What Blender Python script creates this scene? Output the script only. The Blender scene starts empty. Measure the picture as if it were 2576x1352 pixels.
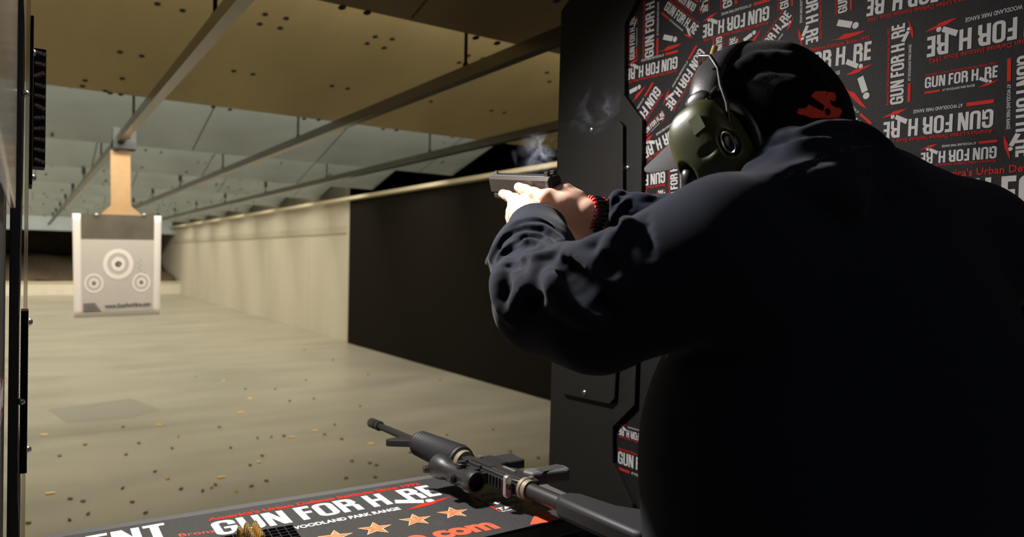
import bpy, bmesh, math, random
import numpy as np
from mathutils import Vector, Matrix, Quaternion
random.seed(7); rng = np.random.default_rng(7)
S = bpy.context.scene; COL = S.collection

# ------------------------------------------------------------------ camera
FPX = 1804.8; CX, CY = 1288.0, 676.0
def _v(px, py):
    a = np.array([px-CX, -(py-CY), -FPX]); return a/np.linalg.norm(a)
_Y = _v(65, 632); _X = _v(3950, 705); _X = _X-_Y*_X.dot(_Y); _X /= np.linalg.norm(_X); _Z = np.cross(_X, _Y)
RW = np.stack([_X, _Y, _Z]); CAM = np.array([0, 0, 1.4])
cd = bpy.data.cameras.new('camera'); cam = bpy.data.objects.new('camera', cd); COL.objects.link(cam); S.camera = cam
cd.sensor_fit = 'HORIZONTAL'; cd.sensor_width = 36; cd.lens = 36*FPX/2576; cd.clip_start = 0.02
cam.matrix_world = Matrix.Translation(CAM) @ Matrix([list(r) for r in RW]).to_4x4()
cd.dof.use_dof = True; cd.dof.focus_distance = 1.08; cd.dof.aperture_fstop = 5.0
def ray(px, py): return RW@np.array([(px-CX)/FPX, -(py-CY)/FPX, -1])
def at(px, py, d): return CAM+ray(px, py)*d
def onX(px, py, X): r = ray(px, py); return CAM+r*(X/r[0])
def onY(px, py, Y): r = ray(px, py); return CAM+r*(Y/r[1])
def onZ(px, py, Z): r = ray(px, py); return CAM+r*((Z-1.4)/r[2])

# ------------------------------------------------------------------ world, exposure, lights
S.view_settings.view_transform = 'Standard'; S.view_settings.look = 'None'
S.view_settings.exposure = 0.0; S.view_settings.gamma = 1; S.view_settings.use_curve_mapping = False
w = bpy.data.worlds.new('world'); S.world = w; w.use_nodes = True
w.node_tree.nodes['Background'].inputs[0].default_value = (0.6, 0.65, 0.8, 1)
w.node_tree.nodes['Background'].inputs[1].default_value = 0.004
def area(name, loc, target, sx, sy, power, col):
    l = bpy.data.lights.new(name, 'AREA'); l.shape = 'RECTANGLE'; l.size = sx; l.size_y = sy; l.energy = power; l.color = col
    o = bpy.data.objects.new(name, l); COL.objects.link(o); o.location = loc
    d = Vector(target)-Vector(loc); o.rotation_euler = d.to_track_quat('-Z', 'Y').to_euler(); return o
LIP0, PITCH, ZLIP = 2.82, 2.44, 2.42
NB = 10
WARM = (1.0, 0.91, 0.76)
for k in range(NB):                                   # tube rows hidden above each baffle lip
    y = LIP0+PITCH*k+0.22
    p = [88, 160, 165, 165, 165, 160, 160, 160, 160, 160][k]
    area('range_light', (0.0, y, 2.86), (0.0, y+1.0, 2.86-(0.18 if k == 0 else 0.7)), 8.4, 0.25, p, WARM)
sl = bpy.data.lights.new('lane_light', 'SPOT'); sl.energy = 112; sl.color = (1.0, 0.94, 0.90); sl.spot_size = math.radians(138); sl.spot_blend = 1.0; sl.shadow_soft_size = 0.05
so_ = bpy.data.objects.new('lane_light', sl); COL.objects.link(so_); so_.location = (0.33, 1.32, 2.04)
so_.rotation_euler = (Vector((0.62, 0.95, 1.15))-so_.location).to_track_quat('-Z', 'Y').to_euler()
area('bay_light', (0.2, -1.9, 2.9), (0.9, 0.6, 1.5), 1.2, 0.3, 6, (1.0, 0.93, 0.85))

# ------------------------------------------------------------------ materials
def mat(name, col, rough=0.6, metal=0.0, noise=None, bump=None, spec=0.5, sheen=0, coat=0, sss=0):
    m = bpy.data.materials.new(name); m.use_nodes = True; nt = m.node_tree; b = nt.nodes['Principled BSDF']
    b.inputs['Base Color'].default_value = (*col, 1); b.inputs['Roughness'].default_value = rough
    b.inputs['Metallic'].default_value = metal; b.inputs['Specular IOR Level'].default_value = spec
    if sheen: b.inputs['Sheen Weight'].default_value = sheen; b.inputs['Sheen Roughness'].default_value = 0.4
    if coat: b.inputs['Coat Weight'].default_value = coat; b.inputs['Coat Roughness'].default_value = 0.08
    if sss: b.inputs['Subsurface Weight'].default_value = sss; b.inputs['Subsurface Radius'].default_value = (0.01, 0.004, 0.002); b.inputs['Subsurface Scale'].default_value = 0.4
    tc = nt.nodes.new('ShaderNodeTexCoord')
    if noise:                                          # (scale, colour2, contrast_lo, contrast_hi[, stretch])
        mp = nt.nodes.new('ShaderNodeMapping'); nt.links.new(tc.outputs['Object'], mp.inputs[0])
        if len(noise) > 4: mp.inputs['Scale'].default_value = noise[4]
        n = nt.nodes.new('ShaderNodeTexNoise'); n.inputs['Scale'].default_value = noise[0]; n.inputs['Detail'].default_value = 5
        nt.links.new(mp.outputs[0], n.inputs[0])
        r = nt.nodes.new('ShaderNodeValToRGB'); r.color_ramp.elements[0].position = noise[2]; r.color_ramp.elements[1].position = noise[3]
        r.color_ramp.elements[0].color = (*noise[1], 1); r.color_ramp.elements[1].color = (*col, 1)
        nt.links.new(n.outputs[0], r.inputs[0]); nt.links.new(r.outputs[0], b.inputs['Base Color'])
    if bump:
        n = nt.nodes.new('ShaderNodeTexNoise'); n.inputs['Scale'].default_value = bump[0]; n.inputs['Detail'].default_value = 3
        nt.links.new(tc.outputs['Object'], n.inputs[0])
        bb = nt.nodes.new('ShaderNodeBump'); bb.inputs['Strength'].default_value = bump[1]; bb.inputs['Distance'].default_value = bump[2]
        nt.links.new(n.outputs[0], bb.inputs['Height']); nt.links.new(bb.outputs[0], b.inputs['Normal'])
    return m
M = {}
M['floor'] = mat('sealed concrete', (0.37, 0.34, 0.265), 0.40, noise=(0.8, (0.28, 0.262, 0.205), 0.3, 0.62, (1, 2.2, 1)), bump=(60, 0.1, 0.002))
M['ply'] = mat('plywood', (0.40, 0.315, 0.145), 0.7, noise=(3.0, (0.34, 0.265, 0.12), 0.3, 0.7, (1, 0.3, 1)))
M['ply_shaded'] = mat('shaded plywood', (0.26, 0.20, 0.11), 0.8, noise=(3.0, (0.21, 0.165, 0.095), 0.3, 0.7))  # same plywood as the next baffle, its weaker light painted in as darker colour
M['hole'] = mat('dark hole', (0.012, 0.01, 0.006), 0.9)
M['greyceil'] = mat('grey painted board', (0.37, 0.425, 0.445), 0.75, noise=(2.2, (0.31, 0.355, 0.365), 0.3, 0.7))
M['pit'] = mat('lead pitting', (0.07, 0.08, 0.075), 0.8)
M['seam'] = mat('seam', (0.05, 0.045, 0.03), 0.9)
M['wallwhite'] = mat('pale block wall', (0.47, 0.43, 0.335), 0.7, noise=(1.2, (0.40, 0.37, 0.29), 0.3, 0.65, (1, 0.6, 0.15)))
M['walldark'] = mat('black acoustic wall', (0.010, 0.008, 0.006), 0.95, bump=(40, 0.5, 0.01), spec=0.05)
M['upperwall'] = mat('dark upper wall', (0.05, 0.042, 0.022), 0.9, noise=(2, (0.03, 0.026, 0.014), 0.3, 0.7))
M['trim'] = mat('pale trim', (0.42, 0.37, 0.25), 0.5)
M['galv'] = mat('galvanised steel', (0.13, 0.12, 0.10), 0.26, 0.95)
M['steel'] = mat('bright steel', (0.6, 0.6, 0.6), 0.28, 1.0)
M['alu'] = mat('aluminium', (0.62, 0.63, 0.66), 0.35, 0.9)
M['carrier'] = mat('grey steel bracket', (0.055, 0.06, 0.06), 0.6)
M['card'] = mat('cardboard', (0.52, 0.335, 0.17), 0.8, noise=(20, (0.47, 0.30, 0.15), 0.3, 0.7))
M['paper'] = mat('white paper', (0.86, 0.80, 0.76), 0.7)
M['papergrey'] = mat('printed grey', (0.58, 0.54, 0.50), 0.7, noise=(4, (0.53, 0.495, 0.46), 0.3, 0.7))
M['paperdark'] = mat('printed dark', (0.13, 0.115, 0.085), 0.7, noise=(5, (0.09, 0.08, 0.06), 0.35, 0.65))
M['ink'] = mat('dark ink', (0.08, 0.075, 0.07), 0.7)
M['poly'] = mat('black textured plastic', (0.010, 0.0095, 0.009), 0.6, bump=(420, 0.5, 0.0012), spec=0.16)
M['vinyl'] = mat('printed black vinyl', (0.009, 0.008, 0.009), 0.6, noise=(300, (0.013, 0.012, 0.013), 0.4, 0.6), spec=0.1)
M['white'] = mat('white print', (0.62, 0.62, 0.62), 0.6, spec=.2)
M['white_dim'] = mat('dimmed white print', (0.36, 0.355, 0.35), 0.7, spec=.1)  # white print of the partitions, weaker light worked into its colour
M['red_dim'] = mat('dimmed red print', (0.36, 0.016, 0.010), 0.7, spec=.1)  # red print toned down the same way, dimness put into the colour
M['red'] = mat('red print', (0.50, 0.022, 0.012), 0.6, spec=.2)
M['orange'] = mat('orange print', (0.75, 0.11, 0.045), 0.5)
M['star'] = mat('copper star print', (0.62, 0.27, 0.12), 0.45, noise=(140, (0.42, 0.13, 0.05), 0.35, 0.62))
M['stargold'] = mat('pale gold print', (0.72, 0.5, 0.3), 0.45)
M['shelf'] = mat('charcoal laminate', (0.045, 0.045, 0.046), 0.33, noise=(260, (0.06, 0.06, 0.06), 0.4, 0.6), coat=0.35)
M['lip'] = mat('grey shelf rim', (0.10, 0.10, 0.10), 0.5, bump=(300, 0.4, 0.001))
M['brass'] = mat('brass', (0.90, 0.66, 0.26), 0.33, 0.85)
M['oldbrass'] = mat('tarnished brass', (0.22, 0.15, 0.06), 0.6, 0.4)
M['gunblack'] = mat('black anodised', (0.018, 0.018, 0.019), 0.42, spec=0.6)
M['gunpoly'] = mat('black polymer', (0.02, 0.02, 0.022), 0.55)
M['slide'] = mat('slide steel', (0.055, 0.045, 0.043), 0.38, 0.5)
M['slidetop'] = mat('slide blackened steel', (0.02, 0.02, 0.022), 0.4, 0.3)
M['tanring'] = mat('worn tan steel', (0.32, 0.27, 0.20), 0.45, 0.5)
M['glass'] = mat('lens', (0.01, 0.012, 0.02), 0.05)
def clear(name, col, rough, mix):
    m = bpy.data.materials.new(name); m.use_nodes = True; b = m.node_tree.nodes['Principled BSDF']
    b.inputs['Base Color'].default_value = (*col, 1); b.inputs['Roughness'].default_value = rough
    b.inputs['Transmission Weight'].default_value = mix; b.inputs['IOR'].default_value = 1.3; return m
M['clear'] = clear('scuffed clear plastic', (0.62, 0.57, 0.50), 0.16, 0.93)
M['poly_lit'] = mat('lit black plastic', (0.035, 0.036, 0.04), 0.55, bump=(420, 0.4, 0.001), spec=0.4)  # same black plastic as the other plates, light on it painted as paler tone

# ------------------------------------------------------------------ object helpers
class MB:
    def __init__(s): s.v = []; s.f = []; s.m = []
    def add(s, vs, fs, mi=0):
        o = len(s.v); s.v += [tuple(map(float, v)) for v in vs]; s.f += [tuple(o+i for i in f) for f in fs]; s.m += [mi]*len(fs); return s
    def box(s, c, size, R=None, mi=0):
        vs = []
        for i in (-.5, .5):
            for j in (-.5, .5):
                for k in (-.5, .5):
                    p = np.array([i*size[0], j*size[1], k*size[2]])
                    if R is not None: p = R@p
                    vs.append(p+np.array(c))
        return s.add(vs, [(0,1,3,2),(4,6,7,5),(0,4,5,1),(2,3,7,6),(0,2,6,4),(1,5,7,3)], mi)
    def cyl(s, a, b, ra, rb=None, n=16, mi=0, caps=True):
        return s.lathe(a, b, [(0, ra), (1, ra if rb is None else rb)], n, mi, caps)
    def lathe(s, a, b, prof, n=20, mi=0, caps=True, absl=False):
        a = np.array(a, float); b = np.array(b, float); d = b-a; L = np.linalg.norm(d); d /= L
        u = np.cross(d, [0, 0, 1]); u = np.cross(d, [1, 0, 0]) if np.linalg.norm(u) < .1 else u; u /= np.linalg.norm(u); w_ = np.cross(d, u)
        vs = []; fs = []
        for t, r in prof:
            tt = t if absl else t*L
            for i in range(n):
                q = 2*math.pi*i/n; vs.append(a+d*tt+(u*math.cos(q)+w_*math.sin(q))*r)
        for j in range(len(prof)-1):
            for i in range(n): fs.append((j*n+i, j*n+(i+1) % n, (j+1)*n+(i+1) % n, (j+1)*n+i))
        if caps: fs += [tuple(range(n))[::-1], tuple((len(prof)-1)*n+i for i in range(n))]
        return s.add(vs, fs, mi)
    def tube(s, pts, r, n=8, mi=0, closed=False):
        pts = [np.array(p, float) for p in pts]; N = len(pts); vs = []; fs = []
        rr = r if hasattr(r, '__len__') else [r]*N; u = None
        for i, p in enumerate(pts):
            if closed: d = pts[(i+1) % N]-pts[i-1]
            else: d = pts[min(i+1, N-1)]-pts[max(i-1, 0)]
            d = d/np.linalg.norm(d)
            if u is None:
                u = np.cross(d, [0, 0, 1]); u = np.cross(d, [1, 0, 0]) if np.linalg.norm(u) < .1 else u
            u = u-d*u.dot(d); u /= np.linalg.norm(u); w_ = np.cross(d, u)
            for k in range(n):
                q = 2*math.pi*k/n; vs.append(p+(u*math.cos(q)+w_*math.sin(q))*rr[i])
        for j in range(N if closed else N-1):
            for k in range(n): fs.append((j*n+k, j*n+(k+1) % n, ((j+1) % N)*n+(k+1) % n, ((j+1) % N)*n+k))
        if not closed: fs += [tuple(range(n))[::-1], tuple((N-1)*n+k for k in range(n))]
        return s.add(vs, fs, mi)
    def prism(s, poly, o, ex, ey, ez, h, mi=0):        # 2D polygon in frame (ex,ey) extruded by ez*h
        o, ex, ey, ez = [np.array(q, float) for q in (o, ex, ey, ez)]; n = len(poly)
        vs = [o+ex*x+ey*y for x, y in poly]+[o+ex*x+ey*y+ez*h for x, y in poly]
        return s.add(vs, [tuple(range(n))[::-1], tuple(range(n, 2*n))]+[(i, (i+1) % n, n+(i+1) % n, n+i) for i in range(n)], mi)
    def sphere(s, c, r, n=16, mi=0, R=None):
        r = np.array(r if hasattr(r, '__len__') else [r]*3); vs = []; fs = []; m_ = n//2
        for j in range(m_+1):
            a = math.pi*j/m_
            for i in range(n):
                q = 2*math.pi*i/n; p = np.array([math.sin(a)*math.cos(q), math.sin(a)*math.sin(q), math.cos(a)])*r
                vs.append((R@p if R is not None else p)+np.array(c))
        for j in range(m_):
            for i in range(n): fs.append((j*n+i, (j+1)*n+i, (j+1)*n+(i+1) % n, j*n+(i+1) % n))
        return s.add(vs, fs, mi)
    def build(s, name, mats, parent=None, smooth=False, bevel=0, origin=None, seg=2, auto=40):
        if not isinstance(mats, (list, tuple)): mats = [mats]
        org = Vector((0, 0, 0)) if origin is None else Vector(origin)
        q = parent
        base = Vector((0, 0, 0))
        while q is not None: base += q.location; q = q.parent
        off = base if parent is not None else org
        if parent is not None and origin is not None: off = Vector(origin)
        me = bpy.data.meshes.new(name); me.from_pydata([tuple(Vector(v)-off) for v in s.v], [], s.f)
        for m_ in mats: me.materials.append(m_)
        me.polygons.foreach_set('material_index', s.m); me.update()
        bm = bmesh.new(); bm.from_mesh(me); bmesh.ops.remove_doubles(bm, verts=bm.verts, dist=1e-6); bmesh.ops.recalc_face_normals(bm, faces=bm.faces)
        if smooth:
            for f in bm.faces: f.smooth = True
            if auto:
                for e in bm.edges:
                    if len(e.link_faces) == 2 and e.calc_face_angle(0) > math.radians(auto): e.smooth = False
        bm.to_mesh(me); bm.free()
        o = bpy.data.objects.new(name, me); COL.objects.link(o)
        if parent is None: o.location = org
        else: o.parent = parent; o.location = off-base
        if bevel:
            b = o.modifiers.new('bevel', 'BEVEL'); b.width = bevel; b.segments = seg; b.limit_method = 'ANGLE'; b.angle_limit = math.radians(35)
        return o
def tag(o, label, cat, group=None):
    o['label'] = label; o['category'] = cat
    if group: o['group'] = group
    return o
def thing(name, label, cat, loc=(0, 0, 0), group=None):
    o = bpy.data.objects.new(name, None); COL.objects.link(o); o.location = loc; o.empty_display_size = 0.05; return tag(o, label, cat, group)
def struct(name, mb, m, **k):
    o = mb.build(name, m, **k); o['kind'] = 'structure'; return o
def rot(ax, deg): return np.array(Matrix.Rotation(math.radians(deg), 3, ax))
def unit(a): a = np.array(a, float); return a/np.linalg.norm(a)

# ------------------------------------------------------------------ lettering
def curve_geo(splines=None, text=None, offset=0.0, res=2):
    if text is not None:
        c = bpy.data.curves.new('t', 'FONT'); c.body = text; c.offset = offset; c.resolution_u = res
    else:
        c = bpy.data.curves.new('t', 'CURVE'); c.dimensions = '2D'; c.fill_mode = 'BOTH'; c.resolution_u = 1
        for sp in splines:
            q = c.splines.new('POLY'); q.points.add(len(sp)-1)
            for i, p in enumerate(sp): q.points[i].co = (p[0], p[1], 0, 1)
            q.use_cyclic_u = True
    o = bpy.data.objects.new('t', c); COL.objects.link(o); bpy.context.view_layer.update()
    me = o.to_mesh(); v = np.array([x.co[:2] for x in me.vertices]).reshape(-1, 2); f = [tuple(p.vertices) for p in me.polygons]
    o.to_mesh_clear(); bpy.data.objects.remove(o); bpy.data.curves.remove(c); return v, f
def fit(geo, x0, x1, y0, y1):
    v, f = geo; a = v.min(0); b = v.max(0); return ((v-a)/(b-a)*[x1-x0, y1-y0]+[x0, y0], f)
def arc(cx, cy, rx, ry, a0, a1, n=6): return [(cx+rx*math.cos(math.radians(a0+(a1-a0)*i/n)), cy+ry*math.sin(math.radians(a0+(a1-a0)*i/n))) for i in range(n+1)]
def rrect(x0, y0, x1, y1, r, ry=None):
    ry = ry or r; return arc(x1-r, y1-ry, r, ry, 0, 90)+arc(x0+r, y1-ry, r, ry, 90, 180)+arc(x0+r, y0+ry, r, ry, 180, 270)+arc(x1-r, y0+ry, r, ry, 270, 360)
W_, T_ = 0.43, 0.14                                    # condensed heavy capitals, height 1
def glyph(ch):
    w_, t = W_, T_
    if ch == 'O': return w_, [rrect(0, 0, w_, 1, .18, .2), rrect(t, .15, w_-t, .85, .045, .06)]
    if ch == 'U': return w_, [[(0, 1), (0, .2)]+arc(.18, .2, .18, .2, 180, 270)+arc(w_-.18, .2, .18, .2, 270, 360)+[(w_, 1), (w_-t, 1), (w_-t, .2)]+arc(w_/2, .2, w_/2-t, .05, 0, -180)+[(t, 1)]]
    if ch == 'N': return w_, [[(0, 0), (0, 1), (.17, 1), (w_-.13, .45), (w_-.13, 1), (w_, 1), (w_, 0), (w_-.16, 0), (.13, .55), (.13, 0)]]
    if ch == 'H': return w_, [[(0, 0), (0, 1), (t, 1), (t, .6), (w_-t, .6), (w_-t, 1), (w_, 1), (w_, 0), (w_-t, 0), (w_-t, .43), (t, .43), (t, 0)]]
    if ch == 'F': return .31, [[(0, 0), (0, 1), (.31, 1), (.31, .83), (t, .83), (t, .6), (.29, .6), (.29, .44), (t, .44), (t, 0)]]
    if ch == 'E': return .31, [[(0, 0), (0, 1), (.31, 1), (.31, .83), (t, .83), (t, .59), (.29, .59), (.29, .43), (t, .43), (t, .17), (.31, .17), (.31, 0)]]
    if ch == 'R': return w_, [[(0, 0), (0, 1), (.24, 1)]+arc(.24, .8, .16, .2, 90, 0)+[(w_, .64), (.36, .52), (w_, .42), (w_, 0), (w_-t, 0), (w_-t, .4), (t, .44), (t, 0)], [(t, .58), (t, .85), (.25, .82), (.25, .62)]]
    if ch == 'G': return w_, [[(w_, .64), (w_, .8)]+arc(w_-.18, .8, .18, .2, 0, 90)+arc(.18, .8, .18, .2, 90, 180)+arc(.18, .2, .18, .2, 180, 270)+arc(w_-.2, .14, .1, .14, 270, 360)+[(w_-.07, .08), (w_-.05, 0), (w_, 0), (w_, .53), (.19, .53), (.19, .4), (w_-t, .4), (w_-t, .2), (.2, .14), (t, .2), (t, .8), (.2, .86), (w_-t, .8), (w_-t, .64)]]
    if ch == 'T': return .34, [[(.1, 0), (.1, .83), (0, .83), (0, 1), (.34, 1), (.34, .83), (.24, .83), (.24, 0)]]
def word(txt, gap=.075, space=.24):
    x = 0; sp = []
    for ch in txt:
        if ch == ' ': x += space; continue
        w_, g = glyph(ch); sp += [[(a*1.45+x, b) for a, b in q] for q in g]; x += w_*1.45+gap
    return x-gap, sp
def disc(cx, cy, r, n=14): return [(cx+r*math.cos(2*math.pi*i/n), cy+r*math.sin(2*math.pi*i/n)) for i in range(n)]
_l1, _s1 = word('GUN FOR H'); _x = _l1+0.55
_l2, _s2 = word('RE'); LOGOW = _x+_l2
_white = [curve_geo(_s1+[[(a+_x, b) for a, b in q] for q in _s2]),
          curve_geo([[(_l1+.06, .0), (_l1+.17, .27), (_l1+.95, -.12), (_l1+.84, -.36)]]),
          curve_geo([disc(_l1+1.09, -.27, .14)])]
_splat = curve_geo([[(_x-.45, -.62), (_x-.1, -.5), (_x+.12, -.4), (_x+.4, -.38), (_x+.6, -.36), (_x+.82, -.3), (_x+1.3, -.26), (_x+.9, -.42), (_x+.7, -.46), (_x+.5, -.56), (_x+.05, -.62)]])
_tagline = fit(curve_geo(text="America's Urban Defense Institute Since 1992", offset=0.012), 0.0, LOGOW*.98, 1.09, 1.33)
_sub = fit(curve_geo(text="AT WOODLAND PARK RANGE", offset=0.016), LOGOW*.26, LOGOW*.71, -.50, -.29)
_taglineb = fit(curve_geo(text="America's Urban Defense Institute Since 1992", offset=0.04, res=3), 0.0, LOGOW*.98, 1.09, 1.36)
_subb = fit(curve_geo(text="AT WOODLAND PARK RANGE", offset=0.04, res=3), LOGOW*.20, LOGOW*.75, -.52, -.29)
_bar = curve_geo([[(0, -.50), (0, -.29), (LOGOW*.23, -.29), (LOGOW*.23, -.50)]])
_istem = [curve_geo([[(0, -.13), (0, .13), (.68, .13), (.68, -.13)]]), curve_geo([disc(.86, 0, .14)])]
_isplat = curve_geo([[(-.1, -.75), (.3, -.62), (.5, -.4), (.9, -.28), (1.4, -.12), (1.15, -.32), (.8, -.5), (.5, -.62)]])
class Decal:
    """lettering on a flat surface: nrm is the side it faces"""
    def __init__(s, nrm, lift): s.mb = MB(); s.n = unit(nrm); s.k = 0; s.lift = lift
    def stamp(s, geo, P0, ex, ey, mi):
        v, f = geo; s.k += 1; o = np.array(P0)+s.n*(s.lift+0.00001*(s.k % 12))
        s.mb.add([o+ex*a+ey*b for a, b in v], f, mi)
    def frame(s, P0, P1):
        ex = np.array(P1)-np.array(P0); ey = np.cross(s.n, ex); return ex, ey
    def logo(s, P0, P1, hs=1.0, ey=None, bar=True, bold=False):
        ex, ey0 = s.frame(P0, P1); ex = ex/LOGOW; ey = ey0/LOGOW*hs*1.15 if ey is None else ey
        for g in _white: s.stamp(g, P0, ex, ey, 0)
        s.stamp(_splat, P0, ex, ey, 1); s.stamp(_taglineb if bold else _tagline, P0, ex, ey, 1); s.stamp(_subb if bold else _sub, P0, ex, ey, 0)
        if bar: s.stamp(_bar, P0, ex, ey, 1)
    def icon(s, P0, P1):
        ex, ey = s.frame(P0, P1); ex = ex/.86; ey = ey/.86
        for g in _istem: s.stamp(g, P0, ex, ey, 0)
        s.stamp(_isplat, P0, ex, ey, 1)
    def text(s, txt, P0, P1, h, mi, off=0.03, ey=None, res=3):
        ex, e2 = s.frame(P0, P1); L = np.linalg.norm(ex); ey = unit(e2)*h if ey is None else ey
        s.stamp(fit(curve_geo(text=txt, offset=off, res=res), 0, 1, 0, 1), P0, ex, ey, mi)

# ------------------------------------------------------------------ range shell
XL, XR, YEND = -4.5, 4.45, 33.0
struct('floor', MB().box(((XL+XR)/2, 15, -0.05), (XR-XL, 38, 0.1)), M['floor'])
struct('ceiling', MB().box(((XL+XR)/2, 16, 3.35), (XR-XL, 36, 0.1)), M['upperwall'])
struct('wall_left', MB().box((XL-0.1, 15, 1.65), (0.2, 38, 3.5)), M['wallwhite'])
YW = 11.15
mb = MB(); mb.box((XR+0.1, (YW+34)/2, 1.65), (0.2, 34-YW, 3.5))
struct('wall_right', mb, M['wallwhite'])
struct('wall_right_dark_cladding', MB().box((XR+0.05, (YW-4)/2, 1.65), (0.3, YW+4, 3.5)), M['walldark'])
struct('trim_1', MB().box((XR-0.02, YW+0.03, 1.17), (0.06, 0.09, 2.34)), M['trim'], bevel=.004)
struct('trim_2', MB().box((XR-0.16, 15.5, 2.335), (0.12, 33, 0.05)), M['trim'], bevel=.004)
struct('wall_right_upper_band', MB().box((XR-0.05, 16.0, 2.86), (0.1, 33, 0.95)), M['upperwall'])
struct('trim_3', MB().box((XR-0.015, 22.5, 1.86), (0.03, 22, 0.12)), mat('faded band', (0.36, 0.33, 0.25), 0.7))
# wall panel joints, a shallow cover strip each
for i, y in enumerate((13.4, 16.4)):
    struct('trim_%d' % (4+i), MB().box((XR-0.004, y, 1.0), (0.012, 0.05, 2.0)), mat('joint strip %d' % i, (0.40, 0.37, 0.28), 0.7))
struct('wall_back', MB().box(((XL+XR)/2, YEND+0.1, 1.65), (XR-XL, 0.2, 3.5)), M['upperwall'])
# bullet trap: rubber berm rising behind a low timber curb
mb = MB(); n = 40; vs = []; fs = []
for j in range(9):
    for i in range(n+1):
        x = XL+.03+(XR-XL-.2)*i/n; t = j/8; y = 27.3+5.6*t
        vs.append((x, y, 0.42+0.95*t+0.06*math.sin(x*3.1+j)+0.05*rng.random()))
for j in range(8):
    for i in range(n): a = j*(n+1)+i; fs.append((a, a+1, a+n+2, a+n+1))
mb.add(vs, fs); o = mb.build('rubber_berm', mat('rubber chips', (0.16, 0.11, 0.06), 0.95, noise=(14, (0.05, 0.035, 0.02), 0.35, 0.65), bump=(30, 0.8, 0.03)), smooth=True)
tag(o, 'sloped mound of brown rubber chips at the far end of the range', 'bullet trap'); o['kind'] = 'stuff'
t = thing('trap_curb', 'low pale timber curb across the far end in front of the mound', 'curb', (0, 27, 0))
MB().box(((XL+XR)/2, 27.1, 0.21), (XR-XL, 0.25, 0.42)).build('curb_board', M['wallwhite'], t, bevel=.01)
MB().box(((XL+XR)/2, 26.96, 0.43), (XR-XL, 0.07, 0.04)).build('top_rail', M['trim'], t, bevel=.005)
struct('wall_back_header', MB().box(((XL+XR)/2, 28.3, 2.7), (XR-XL, 0.12, 1.2)), M['greyceil'])
# dark stain on the floor
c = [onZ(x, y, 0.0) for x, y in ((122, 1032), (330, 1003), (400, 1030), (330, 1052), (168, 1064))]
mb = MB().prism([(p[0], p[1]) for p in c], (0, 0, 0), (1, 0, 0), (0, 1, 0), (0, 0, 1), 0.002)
tag(mb.build('floor_stain', mat('grey film', (0.27, 0.255, 0.205), 0.45)), 'thin grey wedge-shaped stain on the concrete floor left of centre', 'stain')

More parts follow.
